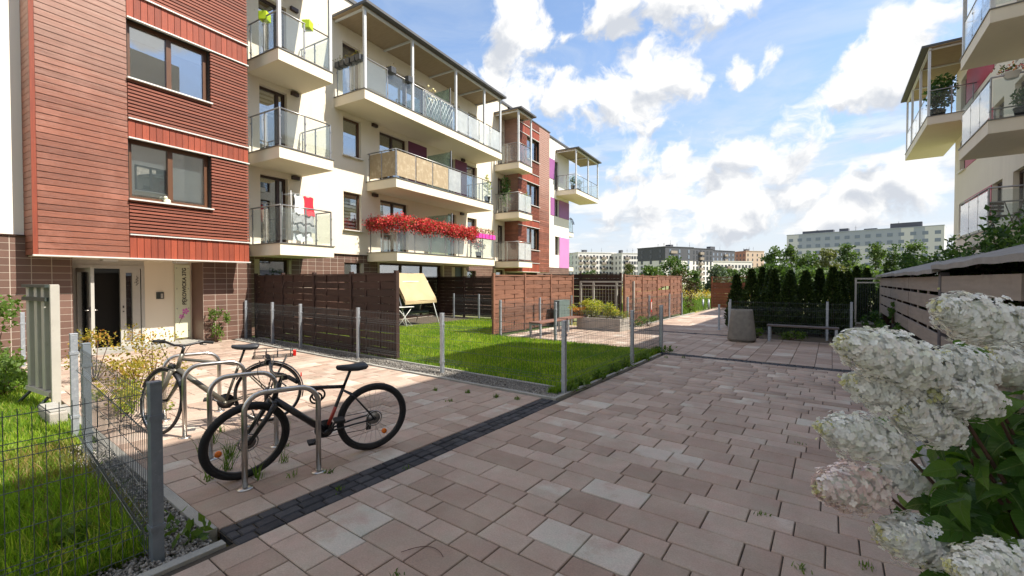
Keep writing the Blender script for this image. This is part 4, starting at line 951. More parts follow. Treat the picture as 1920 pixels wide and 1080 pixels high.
wood_fence((-13.95, 6.06), (-7.48, 6.06), 4, 1.86, 'fence_dark', 'dark brown woven fence in shade behind the entrance yard wire fence')
wood_fence((-8.52, 10.66), (-8.52, 15.8), 3, 1.88, 'fence_wood', 'sunlit brown woven fence behind the two benches')
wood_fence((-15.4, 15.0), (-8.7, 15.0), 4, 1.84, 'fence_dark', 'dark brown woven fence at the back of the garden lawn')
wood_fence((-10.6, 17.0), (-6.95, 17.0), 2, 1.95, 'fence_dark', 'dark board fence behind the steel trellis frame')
wood_fence((-6.12, 15.3), (-6.12, 22.7), 4, 1.88, 'fence_wood', 'brown woven fence with one slipped slat beside the path', drop=(2, 8))
wood_fence((-5.85, 28.4), (-4.0, 28.4), 1, 1.88, 'fence_red', 'orange brown fence panel with lattice top at the path end', lattice=True)
# ------------------------------------------------------------------ street furniture
def bench(loc, rz_, L, label, grp=None, seat='bench_wood', w=.40):
    e = empty('bench', loc, rz_, label, 'bench', grp)
    for i in range(3): MB().box((0, -w / 2 + i * w / 3 + .004, .415), (L, -w / 2 + (i + 1) * w / 3 - .004, .455), bev=.005).build('seat_plank', seat, e)
    for x in (.03, L - .09):
        m = MB().box((x, -w / 2 + .005, 0), (x + .06, -w / 2 + .05, .41)).box((x, w / 2 - .05, 0), (x + .06, w / 2 - .005, .41)).box((x, -w / 2 + .05, .365), (x + .06, w / 2 - .05, .412)); m.build('leg_frame', 'galv', e)
bench((-1.46, 14.18, 0), R(1), 1.62, 'low dark brown bench with pale legs before the thuja hedge', seat='bench_dark')
bench((-7.05, 10.75, 0), R(90), 1.55, 'brown slatted bench with pale legs beside the garden lawn fence')
bench((-7.1, 12.5, 0), R(90), 1.45, 'brown slatted bench with its end against the concrete planter')
# concrete bin
b = empty('waste_bin', (-2.02, 13.6, 0), R(8), 'tapered grey washed-concrete litter bin beside the bench', 'bin')
def sq(r, z, n=32, e=3.2):
    return [(r * math.copysign(abs(math.cos(t)) ** (2 / e), math.cos(t)), r * math.copysign(abs(math.sin(t)) ** (2 / e), math.sin(t)), z) for t in (2 * math.pi * k / n for k in range(n))]
prof = [(.30, 0), (.305, .035), (.355, .05), (.36, .09), (.272, .85), (.262, .88), (.205, .88), (.20, .70)]
V = []; F = []
for r, z in prof: V += sq(r, z)
for i in range(len(prof) - 1):
    for k in range(32): F.append((i * 32 + k, i * 32 + (k + 1) % 32, (i + 1) * 32 + (k + 1) % 32, (i + 1) * 32 + k))
F.append(tuple((len(prof) - 1) * 32 + k for k in range(32)))
MB().add(V, F, True).build('body', 'concrete', b); MB().lathe([(.19, .40), (.19, .84), (.175, .84), (.175, .42)], 20).build('liner', 'galv', b)
# planter with shrubs
pl = empty('planter', (-6.35, 14.0, 0), 0, 'long concrete planter trough with yellow green shrubs', 'planter')
MB().box((-.78, -.42, -.02), (.78, -.36, .42), bev=.008).box((-.78, .36, -.02), (.78, .42, .42), bev=.008).box((-.78, -.36, -.02), (-.72, .36, .418)).box((.72, -.36, -.02), (.78, .36, .418)).build('trough', 'concrete_l', pl); box('soil', (-.72, -.36, .2), (.72, .36, .36), 'dirt', pl)
# trellis frame
tf = empty('steel_trellis', (-8.33, 16.1, 0), 0, 'beige steel trellis frame with thin bars behind the planter', 'trellis')
for x in (0, .57, 1.55, 2.22): box('post', (x, -.03, 0), (x + .07, .03, 1.66), 'grey_metal', tf)
m = MB().box((.07, -.02, 1.60), (2.22, .02, 1.66)).box((.07, -.02, 1.46), (2.22, .02, 1.50)).box((.07, -.02, .1), (2.22, .02, .14)); m.build('rail', 'grey_metal', tf)
for i in range(17):
    x = .12 + i * .125
    if not any(abs(x - q - .035) < .05 for q in (.57, 1.55)): box('bar', (x, -.006, .14), (x + .012, .006, 1.46), 'rail', tf)
ub = empty('water_butt', (-8.15, 14.3, 0), 0, 'grey green utility box against the sunlit woven fence', 'box'); MB().box((-.12, -.4, 0), (.12, .4, .93), bev=.02).build('body', 'box_green', ub); MB().box((-.125, -.405, .93), (.125, .405, .95), bev=.005).build('lid', 'box_green', ub)
# info board seen from the side
nb = empty('notice_board', (-9.15, .98, 0), R(8), 'beige steel notice board frame on feet before the tiled wall', 'notice board')
m = MB().box((.90, -.07, .02), (.94, .015, 1.64), bev=.004); m.build('side_panel', 'grey_metal', nb)
for x in (0, .30, .56): MB().box((x, -.06, .22), (x + .11, .0, 1.63), bev=.01).build('rib', 'grey_metal', nb)
MB().box((0, .0, .22), (.9, .03, 1.63)).build('board', 'grey_metal', nb)
MB().box((-.01, -.10, 1.42), (.86, -.062, 1.47)).box((-.01, -.10, 1.60), (.86, .03, 1.64)).build('cross_rail', 'dark_metal', nb); MB().box((0, -.08, .16), (.86, .02, .22)).build('bottom_rail', 'grey_metal', nb)
for x in (.08, .75): MB().tube([(x, 0, .2), (x, -.18, 0)], .02, 6).build('foot', 'dark_metal', nb)
MB()
ks = empty('concrete_block', (-7.7, .98, 0), R(2), 'pale low concrete block between notice board and fence post', 'block'); MB().box((-.3, -.08, -.02), (.3, .08, .13), bev=.02).build('block', 'concrete_l', ks); MB().box((-.28, -.07, .13), (.28, .07, .15), bev=.01).build('coping', 'kerb', ks)
# bike stands
st0 = None
for i, x in enumerate((-3.75, -4.66, -5.55, -6.45)):
    e = empty('bike_stand', (x, 1.83 + .07 * i, 0), R(71 + 2 * i), ['steel hoop bike stand beside the black mountain bike, next to dark setts', 'steel hoop bike stand behind the black bike', 'steel hoop bike stand in front of the grey green bike', 'steel hoop bike stand nearest the entrance behind the grey green bike'][i], 'bike stand', 'hoop bike stands')
    pts = [(-.28, 0, 0), (-.28, 0, .62)]
    for k in range(1, 7): a = math.pi - k * math.pi / 12; pts.append((-.13 + .15 * math.cos(a), 0, .62 + .15 * math.sin(a)))
    for k in range(0, 7): a = math.pi / 2 - k * math.pi / 12; pts.append((.13 + .15 * math.cos(a), 0, .62 + .15 * math.sin(a)))
    pts.append((.28, 0, 0)); MB().tube(pts, .022, 14).build('hoop', 'steel', e)
    for s in (-1, 1): MB().lathe([(.06, 0), (.06, .006), (.045, .012), (.028, .016)], 20, Matrix.Translation((.28 * s, 0, 0))).build('foot_flange', 'steel', e)
# ------------------------------------------------------------------ bicycles
def bicycle(loc, heading, lean, steer, label, style):
    e = empty('bicycle', loc, 0, label, 'bicycle'); e.rotation_euler = (lean, 0, heading)
    city = style == 'city'; r = .36 if city else .345; tr = .018 if city else .030; wb = 1.08
    pm = 'bike_grey' if city else 'black_metal'
    bb = (.44, 0, .285); seat = (.29, 0, .74 if city else .70); ht = (.83, 0, .89 if city else .82); hb = (.875, 0, .72 if city else .67); hub = (wb, 0, r)
    m = MB(); m.tube([bb, seat], .016, 10).tube([(ht[0] + .02, 0, ht[2] - .06), seat if not city else (seat[0], 0, seat[2] - .02)], .017, 10)
    m.tube([hb, bb], .03, 12).tube([hb, ht], .022, 12).tube([(bb[0], -.036, bb[2]), (bb[0], .036, bb[2])], .022, 12)
    for s in (-1, 1):
        m.tube([(bb[0] - .02, s * .025, bb[2]), (.2, s * .05, r - .02), (0, s * .062, r)], .009, 8); m.tube([(seat[0], s * .015, seat[2] - .04), (.2, s * .045, .6), (0, s * .062, r)], .008, 8)
    fr = m.build('frame', pm, e)
    if not city:
        d = Vector(bb) - Vector(hb); rot = math.atan2(d.z, d.x)
        for k in range(6):
            p = Vector(hb) + d * (.22 + .075 * k); MB().box((-.012, -.001, -.010), (.010, .001, .012), Matrix.Translation((p.x, -.0255, p.z)) @ Matrix.Rotation(-rot, 4, 'Y')).build('decal', 'decal', fr)
        MB().tube([Vector(bb).lerp(Vector(seat), .15), Vector(bb).lerp(Vector(seat), .55)], .0168, 10).build('red_stripe', 'bike_red', fr)
    # saddle
    sp = Vector(seat) + (Vector(seat) - Vector(bb)).normalized() * .16; MB().tube([seat, sp], .0135, 10).build('seat_post', 'black_metal', e)
    prof = [(-.13, .072, .012), (-.11, .082, .03), (-.05, .075, .034), (.02, .042, .03), (.09, .024, .027), (.14, .017, .02), (.15, .006, .008)]
    V = []; F = []
    for (x, w, h) in prof:
        for k in range(10):
            a = 2 * math.pi * k / 10; V.append((sp.x + x - .02, w * math.cos(a), sp.z + .03 + (h * math.sin(a) if math.sin(a) > 0 else h * 1.2 * math.sin(a)) + .012 * (x / .13) ** 2))
    for i in range(len(prof) - 1):
        for k in range(10): F.append((i * 10 + k, i * 10 + (k + 1) % 10, i * 10 + 10 + (k + 1) % 10, i * 10 + 10 + k))
    F += [tuple(range(10)), tuple(range(60, 70))[::-1]]
    MB().add(V, F, True).build('saddle', 'saddle', e)
    # steering group
    ax = (Vector(ht) - Vector(hb)).normalized(); S = Matrix.Translation(hb) @ Matrix.Rotation(steer, 4, ax) @ Matrix.Translation(-Vector(hb))
    m = MB(); m.tube([Vector(hb) + Vector((.008, -.06, -.02)), Vector(hb) + Vector((.008, .06, -.02))], .02, 8, mat=S)
    for s in (-1, 1): m.tube([Vector(hb) + Vector((.008, s * .06, -.02)), (hb[0] + .08, s * .06, .53), (hub[0], s * .06, hub[2])], [.024, .022, .016], 10, mat=S)
    m.build('fork', 'bike_grey' if city else 'black_metal', e)
    top = Vector(ht) + ax * .07; st = top + Vector((.07, 0, .02))
    MB().tube([ht, top, st], .017, 10, mat=S).build('stem', 'black_metal', e)
    hw = .31 if city else .345; bk = .05 if city else .03
    bar = [(st.x - bk - .03, -hw, st.z + .04), (st.x - bk, -.2, st.z + .045), (st.x, -.06, st.z), (st.x, .06, st.z), (st.x - bk, .2, st.z + .045), (st.x - bk - .03, hw, st.z + .04)]
    hbm = MB().tube(bar, .013, 10, mat=S).build('handlebar', 'black_metal', e)
    for s in (-1, 1):
        i = 0 if s < 0 else -1; j = 1 if s < 0 else -2; p, q = Vector(bar[i]), Vector(bar[j]); MB().tube([p, p.lerp(q, .85)], .018, 10, mat=S).build('grip', 'rubber', hbm)
        MB().tube([p.lerp(q, 1.1) + Vector((.02, 0, -.01)), p.lerp(q, .8) + Vector((.06, 0, -.03)), p.lerp(q, .2) + Vector((.07, 0, -.03))], .006, 6, mat=S).box((q.x + .0, q.y - .02, q.z - .025), (q.x + .035, q.y + .02, q.z + .015), mat=S).build('brake_lever', 'black_metal', hbm)
        c = [p.lerp(q, 1.0) + Vector((.04, 0, 0)), p.lerp(q, 1.3) + Vector((.17, 0, .02)), Vector((ht[0] + .12, s * .05, ht[2] - .12)), Vector((hb[0] - .02, s * .02, hb[2] - .03))]
        pts = []
        for k in range(13):
            t = k / 12; pts.append((1 - t) ** 3 * c[0] + 3 * (1 - t) ** 2 * t * c[1] + 3 * (1 - t) * t * t * c[2] + t ** 3 * c[3])
        MB().tube(pts, .0028, 5, mat=S).build('cable', 'rubber', hbm)
    # wheels
    def wheel(center, mat=None, rear=False):
        w = MB().torus(r - 2 * tr + .006, .010 if city else .015, n=48, m=6).build('wheel', 'steel' if city else 'black_metal', e)
        w.matrix_local = (mat or Matrix()) @ Matrix.Translation(center) @ Matrix.Rotation(rg.uniform(0, 3), 4, 'Y')
        MB().torus(r - tr, tr, n=56, m=10).build('tyre', 'rubber', w)
        m = MB()
        for k in range(28):
            a = 2 * math.pi * k / 28; b_ = a + (.35 if k % 2 else -.35); s = 1 if (k // 2) % 2 else -1
            m.tube([(.022 * math.cos(b_), s * .03, .022 * math.sin(b_)), ((r - 2 * tr) * math.cos(a), 0, (r - 2 * tr) * math.sin(a))], .0013, 3, cap=False)
        m.build('spokes', 'rail', w); MB().tube([(0, -.055, 0), (0, .055, 0)], .02, 10).tube([(0, -.07, 0), (0, .07, 0)], .008, 8).build('hub', 'black_metal', w)
        MB().tube([(r * .62, -.008, 0), (r * .62, .008, 0)], .026, 10).build('reflector', 'orange_lens', w)
        if rear:
            m = MB()
            for k in range(5): m.tube([(0, -.022 - .006 * k, 0), (0, -.024 - .006 * k, 0)], .055 - .007 * k, 20)
            m.build('cassette', 'black_metal', w)
        if not city: MB().torus(.075, .006, (0, .04, 0), n=28, m=4).tube([(0, .038, 0), (0, .042, 0)], .06, 16).build('brake_disc', 'rail', w)
    wheel((0, 0, r), rear=True); wheel(hub, S)
    # drive
    m = MB().tube([(bb[0], -.05, bb[2]), (bb[0], -.056, bb[2])], .085, 28).torus(.085, .005, (bb[0], -.053, bb[2]), n=30, m=4); cr = m.build('crank_set', 'black_metal', e)
    ca = R(-60) if not city else R(215); cx, cz = .17 * math.cos(ca), .17 * math.sin(ca)
    for s in (-1, 1):
        MB().tube([(bb[0], s * .062, bb[2]), (bb[0] + s * -cx, s * .075, bb[2] - s * cz)], .011, 8).build('crank_arm', 'black_metal', cr)
        px, pz = bb[0] - s * cx, bb[2] - s * cz; MB().box((px - .045, s * .08, pz - .012), (px + .045, s * .17, pz + .012), bev=.004).build('pedal', 'rubber', cr)
    pts = [(bb[0], -.053, bb[2] + .085), (.0, -.04, r + .045), (-.04, -.04, r), (0, -.04, r - .045), (.03, -.04, r - .12), (.07, -.04, r - .14), (bb[0], -.053, bb[2] - .085), (bb[0] + .085, -.053, bb[2])]
    MB().tube(pts, .004, 5, closed=True).build('chain', 'black_metal', e)
    MB().box((.0, -.05, r - .15), (.05, -.035, r - .03), bev=.006).build('derailleur', 'black_metal', e)
    if city:
        def guard(c, a0, a1, mat=None):
            m = MB(); V = []; F = []; n = 22
            for i in range(n + 1):
                a = a0 + (a1 - a0) * i / n
                for (o, rr) in ((-.026, r + .008), (-.014, r + .02), (.014, r + .02), (.026, r + .008)): V.append((c[0] + rr * math.cos(a), o, c[2] + rr * math.sin(a)))
            for i in range(n):
                for k in range(3): F.append((i * 4 + k, i * 4 + k + 1, i * 4 + 5 + k, i * 4 + 4 + k))
            m.add(V, F, True, mat).build('mudguard', 'black_metal', e)
        guard((0, 0, r), R(30), R(195)); guard(hub, R(20), R(150), S)
        m = MB(); zc = r * 2 + .07
        for y in (-.07, 0, .07): m.tube([(.16, y, zc), (-.26, y, zc)], .006, 6)
        for x in (.16, .05, -.1, -.26): m.tube([(x, -.07, zc), (x, .07, zc)], .006, 6)
        for x in (.14, .02, -.1, -.24): 
            for s in (-1, 1): m.tube([(x, s * .07, zc), (x, s * .085, zc + .08)], .005, 6)
        for s in (-1, 1): m.tube([(.14, s * .085, zc + .08), (-.26, s * .085, zc + .08)], .005, 6).tube([(-.06, s * .07, zc), (0, s * .065, r)], .006, 6).tube([(-.2, s * .07, zc), (0, s * .065, r)], .006, 6)
        m.tube([(-.26, -.085, zc + .08), (-.26, .085, zc + .08)], .005, 6); m.build('luggage_rack', 'black_metal', e)
        MB().box((-.30, -.03, zc - .01), (-.265, .03, zc + .06), bev=.008).build('rear_light', 'red_lens', e); MB().box((-.36, -.02, r + .16), (-.345, .02, r + .20)).build('rear_reflector', 'red_lens', e)
        MB().tube([(.2, .08, .3), (.1, .16, .02)], .01, 6).build('kick_stand', 'black_metal', e)
        MB().tube([(hb[0] + .04, -.02, hb[2] + .02), (hb[0] + .13, 0, hb[2] + .03)], [.02, .034], 12, mat=S).build('head_light', 'black_metal', e)
    else:
        MB().torus(.05, .009, (.52, -.06, .60), n=24, m=6).torus(.055, .009, (.50, -.055, .63), n=24, m=6).build('lock_cable', 'rubber', e)
    return e
bicycle((-3.72, 2.69, 0), math.atan2(-.95, -.31), R(-8), R(12), 'black mountain bike leaning on the nearest steel hoop stand', 'mtb')
bicycle((-5.46, 2.50, 0), math.atan2(-.89, -.46), R(-4), R(-50), 'grey green trekking bike with mudguards and rear luggage rack', 'city')
# ------------------------------------------------------------------ garden things
sw = empty('garden_swing', (-13.0, 11.3, 0), 0, 'garden swing seat with tilted beige canvas canopy on the terrace', 'swing')
n = 10; V = []; F = []
for i in range(n + 1):
    for j in range(9):
        u, v = i / n, j / 8; sag = -.035 * math.sin(math.pi * v) * math.sin(math.pi * u) + .01 * math.sin(9 * v + 3 * u)
        V.append((-.25 + .75 * u + sag, -.78 + 1.56 * v, 1.96 - .98 * u + sag * .8 + (-.05 if u == 1 else 0)))
for i in range(n):
    for j in range(8): F.append((i * 9 + j, i * 9 + j + 1, i * 9 + j + 10, i * 9 + j + 9))
k = len(V); V += [(.5, -.78, .80), (.5, .78, .82), (-.25, -.80, 1.82), (-.25, .8, 1.82)]
F += [(n * 9, n * 9 + 8, k + 1, k), (0, k + 2, k, n * 9), (8, n * 9 + 8, k + 1, k + 3)]
MB().add(V, F, True).build('canopy', 'canvas', sw)
for s in (-1, 1): MB().tube([(-.7, s * .8, 0), (-.05, s * .8, 1.66), (.6, s * .8, 0)], .022, 8).build('leg', 'white_metal', sw)
MB().tube([(-.05, -.8, 1.64), (-.05, .8, 1.64)], .02, 8).build('cross_bar', 'white_metal', sw)
MB().box((-.3, -.65, .42), (.22, .65, .50), bev=.03).build('seat', 'dark_metal', sw); MB().box((-.38, -.65, .48), (-.30, .65, 1.0), bev=.03).build('backrest', 'dark_metal', sw)
tb = empty('folding_table', (-12.75, 10.55, 0), R(80), 'white folding garden table with crossed legs on the terrace', 'table')
MB().box((-.35, -.3, .70), (.35, .3, .725), bev=.008).build('table_top', 'white_paint', tb)
for s in (-1, 1):
    for q in (-1, 1): MB().tube([(q * .30, s * .24, .70), (-q * .30, s * .24, 0)], .011, 6).build('leg', 'white_paint', tb)
MB().tube([(.30, -.24, .02), (.30, .24, .02)], .01, 6).tube([(-.30, -.24, .02), (-.30, .24, .02)], .01, 6).build('stretcher', 'white_paint', tb)
# ------------------------------------------------------------------ things on the balconies
def pot(P3, mat, plant, label, cat='flower pot', grp=None, r=.09, h=.16, square=False, pn=60, ps=.06, ph=.16, rz_=0, pr=None):
    e = empty('flower_pot', P3, rz_, label, cat, grp)
    if square: MB().box((-r, -r, 0), (r, r, h), bev=.012).build('pot', mat, e)
    else: MB().lathe([(r * .72, 0), (r, h * .9), (r * 1.06, h * .9), (r * 1.06, h), (r * .9, h), (r * .88, h * .85)], 16).build('pot', mat, e)
    if plant:
        pr = pr or r * .8; P = np.c_[rng.normal(0, pr, pn), rng.normal(0, pr, pn), h * .9 + rng.random(pn) * ph]; obj('plant', leaf_mesh('plant', P, ps, plant, 1.8, up=.3), e)
    return e
# lime pots on the top small balcony
for (x, y, l) in ((.8, 7.52, 'lime green pot on the side rail of the topmost small balcony'), (1.5, 8.42, 'lime green pot on the front rail of the topmost small balcony')):
    p = bl(x, y, 8.30 + .98); pot(p, 'lime', 'weed', l, r=.12, h=.24, square=True, pn=14, ps=.07, ph=.05, rz_=BA + .5)
# anthracite boxes on the big top balcony
for i, x in enumerate((.25, .52, .80, 1.08, 1.34)): pot(bl(x, 10.52, 8.30 + .98), 'dark_pot', 'dry', 'anthracite pot hung on the side rail of the long top balcony', grp='pots on the long top balcony side rail', r=.11, h=.2, square=True, pn=30, ps=.07, ph=.12, rz_=BA)
for y, l in ((11.75, 'grey square pot on the long top balcony rail beside canopy corner post'), (12.62, 'grey square pot on the long top balcony rail near second canopy post')): pot(bl(1.6, y, 8.30 + .98), 'dark_pot', 'dry', l, r=.12, h=.22, square=True, pn=16, ps=.06, ph=.08, rz_=BA)
# red petunias and magenta pots
fb = empty('flower_box', bl(1.6, 12.0, 2.78 + 1.0), BA, 'mass of red petunias hanging over the lowest long balcony rail', 'flower box')
me = MB().box((-.10, 0, -.02), (.10, .78, .16), bev=.01).mesh('trough', 'dark_pot')
for i in range(6): obj('trough', me, fb, (0, -.02 + .8 * i, 0))
for i in range(2): obj('trough', me, fb, (-.85 + .8 * i - .62, 0.02, 0), (0, 0, -math.pi / 2))
n = 22000; t = rng.random(n); y = np.where(t < .8, rng.uniform(-.1, 4.95, n), rng.normal(-.02, .12, n)); x = np.where(t < .8, rng.normal(.04, .12, n), rng.uniform(-1.5, .1, n))
z = .15 + rng.normal(0, .095, n) + .03 * np.sin(y * 2.2) + .03 * np.sin(y * 5.1) - .05 * np.maximum(y - 3.4, 0); z -= .22 * (rng.random(n) < .18)
ck = rng.integers(0, 44, n); cy_ = np.sort(rng.uniform(-.1, 4.9, 44)); cz_ = rng.normal(0, .055, 44); on = (t < .62); y = np.where(on, cy_[ck] + rng.normal(0, .085, n), y); z = np.where(on, z * .8 + .03 + cz_[ck] + .3 * (.085 ** 2 - (y - cy_[ck]) ** 2) / .085, z)
obj('blossom', leaf_mesh('blossom', np.c_[x, y, z], .055, 'red_flower', 1.0, up=.15), fb)['kind'] = 'stuff'
for i in range(6): pot(bl(1.62, 16.98 + i * .30, 2.78 + .93), 'pink_pot', 'pink_flower', 'magenta pot with small flowers on the lowest long balcony rail', grp='magenta pots on the balcony rail', r=.125, h=.22, square=True, pn=110, ps=.07, ph=.26, rz_=BA, pr=.11)
# laundry
dr = empty('drying_rack', bl(.95, 8.45, 2.78), BA, 'white drying rack hung with red and grey laundry on a small balcony', 'drying rack')
for s in (-1, 1):
    m = MB()
    for q in (-1, 1): m.tube([(q * .25, s * .4, 0), (q * .22, s * .4, 1.62)], .01, 6)
    m.build('side_frame', 'white_metal', dr)
m = MB()
for i in range(7): m.tube([(-.22 + i * .073, -.4, 1.55), (-.22 + i * .073, .4, 1.55)], .005, 5)
for z in (.5, 1.0): m.tube([(-.22, -.4, z), (-.22, .4, z)], .005, 5).tube([(.22, -.4, z), (.22, .4, z)], .005, 5)
m.build('rails', 'white_metal', dr)
def cloth(name, x, y0, y1, z0, z1, mat, par):
    V = []; F = []; n = 12
    for i in range(n + 1):
        for j in range(6): V.append((x + .03 * math.sin(i * 1.3 + j) + .01 * j, y0 + (y1 - y0) * i / n, z1 - (z1 - z0) * j / 5 + .02 * math.sin(i * .9)))
    for i in range(n):
        for j in range(5): F.append((i * 6 + j, i * 6 + j + 1, i * 6 + j + 7, i * 6 + j + 6))
    k = len(V); V += [(a - .012, b_, c) for a, b_, c in V]; F += [tuple(q + k for q in f[::-1]) for f in F]
    MB().add(V, F, True).build(name, mat, par)
for a in (('garment', .22, -.30, -.02, .95, 1.5, 'white_cloth'), ('garment', .24, .0, .34, .92, 1.5, 'red_cloth'), ('garment', .24, -.38, .36, .40, .95, 'grey_cloth'), ('garment', .20, -.34, .30, .12, .42, 'white_cloth'), ('garment', .16, -.3, -.05, 1.2, 1.56, 'dark_metal')): cloth(*a, dr)
# lattice screen and ball lamp on the long top balcony
ls = empty('trellis_screen', bl(1.46, 13.62, 8.32), BA, 'pale wooden lattice screen behind the long top balcony rail', 'screen')
m = MB()
for i in range(9):
    m.tube([(0, i * .2, .05), (0, min(i * .2 + .55, 1.9), .05 + min(.55, 1.9 - i * .2) * 1.8)], .012, 4)
    m.tube([(0, 1.9 - i * .2, .05), (0, max(1.9 - i * .2 - .55, 0), .05 + min(.55, 1.9 - i * .2) * 1.8)], .012, 4)
m.build('lattice', 'white_paint', ls); MB().box((-.015, -.02, 0), (.015, 0, 1.12)).box((-.015, 1.9, 0), (.015, 1.92, 1.12)).box((-.015, 0, 1.06), (.015, 1.9, 1.1)).build('frame', 'white_paint', ls)
# plants on far balconies
def plant(P3, rx, ry, rz_, n, size, mat, label, cat='plant', name='balcony_plant', potmat='dark_pot', potr=.16, up=.2):
    e = empty(name, P3, 0, label, cat); MB().lathe([(potr * .7, 0), (potr, .26), (potr * 1.05, .26), (potr * 1.05, .3), (potr * .9, .3)], 14).build('pot', potmat, e)
    P = rng.normal(size=(n, 3)); P = unit(P) * (rng.random((n, 1)) ** .45); P = P * np.array([rx, ry, rz_]) + np.array([0, 0, .3 + rz_])
    obj('foliage', leaf_mesh('foliage', P, size, mat, 2.2, up=up), e); MB().tube([(0, 0, .2), (.02, 0, .3 + rz_)], [.02, .006], 6).build('stem', 'bark', e)
plant(bl(.6, 21.5, 5.56), .3, .3, .95, 420, .16, 'shrub', 'tall bamboo-like plant on the middle balcony before the far larch bay')
plant(bl(1.3, 22.6, 5.56), .2, .3, .45, 160, .2, 'yellow2', 'yellow green trailing plant on the balcony before the far larch bay')
plant(bl(1.45, 18.3, 5.56), .15, .2, .55, 130, .14, 'yellow2', 'yellow flowered climber at the end of the reed-screened balcony')
plant(bl(1.2, 17.9, 2.8), .2, .5, .3, 200, .14, 'pink_flower', 'colourful flowering plants behind glass of the lowest long balcony')
for (y, l) in ((30.0, 'leafy potted plant at the corner of the far end balcony'), (31.2, 'second potted plant along the far end balcony rail')): plant(bl(1.2, y, 8.32), .25, .35, .35, 170, .14, 'shrub', l)
# right block balconies
plant((3.7, 26.2, 8.70), .5, .5, .75, 700, .2, 'shrub', 'dense dark shrub in a pot on the canopied right balcony')
plant((3.45, 25.9, 8.70), .22, .22, .3, 160, .14, 'tree_s', 'silvery potted plant at the corner of the canopied right balcony')
plant((3.9, 16.9, 5.85), .22, .3, .25, 200, .1, 'shrub', 'potted geranium on the middle right balcony')
plant((4.2, 17.3, 5.85), .2, .25, .32, 160, .1, 'pink_flower', 'potted red flowers beside the geranium on the middle right balcony')
hp = pot((3.62, 16.52, 5.83 + .98), 'white_paint', 'pink_flower', 'white hanging pot with trailing flowers on the middle right balcony rail', r=.16, h=.16, pn=120, ps=.08, ph=.2)
def fchair(loc, rz_, label):
    e = empty('folding_chair', loc, rz_, label, 'chair')
    for i in range(4): MB().box((-.2, -.20 + i * .1, .44), (.2, -.115 + i * .1, .46)).build('seat_slat', 'chair_wood', e)
    for i in range(3): MB().box((-.2, .20, .58 + i * .1), (.2, .222, .65 + i * .1)).build('back_slat', 'chair_wood', e)
    for s in (-1, 1): MB().tube([(s * .21, -.22, 0), (s * .21, .21, .88)], .014, 6).build('leg', 'chair_wood', e); MB().tube([(s * .19, .22, 0), (s * .19, -.2, .45)], .014, 6).build('leg', 'chair_wood', e)
fchair((4.05, 16.85, 3.0), R(200), 'weather-worn folding wooden chair on the lowest right balcony'); fchair((3.7, 17.6, 3.0), R(20), 'second folding wooden chair facing the first on the lowest right balcony')
# small things
orn = empty('sill_ornament', bl(.86, 5.02, 3.572), BA, 'small cream stone ornament on the lower bay window sill', 'ornament'); MB().lathe([(.05, 0), (.075, .03), (.07, .08), (.045, .11), (.02, .12)], 12).build('body', 'sign_glass', orn); MB().lathe([(.02, .10), (.04, .13), (.035, .165), (.01, .18)], 10, Matrix.Translation((.01, -.035, 0))).build('head', 'sign_glass', orn)
bd = empty('ball_decoration', bl(1.0, 14.6, 8.32), BA, 'branching stand with pale yellow balls on the long top balcony', 'decoration')
for q in range(11):
    p = (rng.normal(0, .12), rng.normal(0, .28), 1.0 + rng.random() * .65); MB().lathe([(.005, -.05), (.035, -.035), (.05, 0), (.035, .035), (.005, .05)], 10, Matrix.Translation(p)).build('ball', 'ball', bd); MB().tube([(0, 0, .5), p], .006, 4).build('branch', 'twig', bd)
MB().tube([(0, 0, 0), (0, 0, .6)], .012, 6).build('stand', 'twig', bd)
sd_ = empty('satellite_dish', bl(-.3, 33.3, 6.45), BA, 'small grey satellite dish on the far end balcony', 'dish'); MB().lathe([(.02, 0), (.2, .03), (.33, .09), (.335, .1), (.2, .045), (.02, .015)], 20, Matrix.Rotation(R(65), 4, 'Y')).build('dish', 'galv', sd_); MB().tube([(0, 0, 0), (-.1, 0, -.1), (-.1, 0, -.5)], .02, 6).build('arm', 'rail', sd_)
tw_ = empty('fallen_twig', (-2.02, 1.86, .006), R(20), 'thin curved twig lying on the slabs near the dark setts', 'twig'); MB().tube([(-.12 + .03 * q, .05 - .0042 * (q - 4) ** 2, .003) for q in range(9)], [.0025] * 9, 5).build('stem', 'twig', tw_); MB().tube([(-.12, -.017, .003), (-.15, -.05, .003)], .002, 5).build('side_shoot', 'twig', tw_)
rp = empty('red_plate', (-5.80, 17.34, .42), R(90), 'small red strip plate tied to the wire fence by the path', 'plate'); MB().box((-.05, 0, 0), (.05, .01, .5)).build('plate', 'red_lens', rp); MB().box((-.03, -.004, .1), (.03, 0, .4)).build('stripe', 'decal', rp)
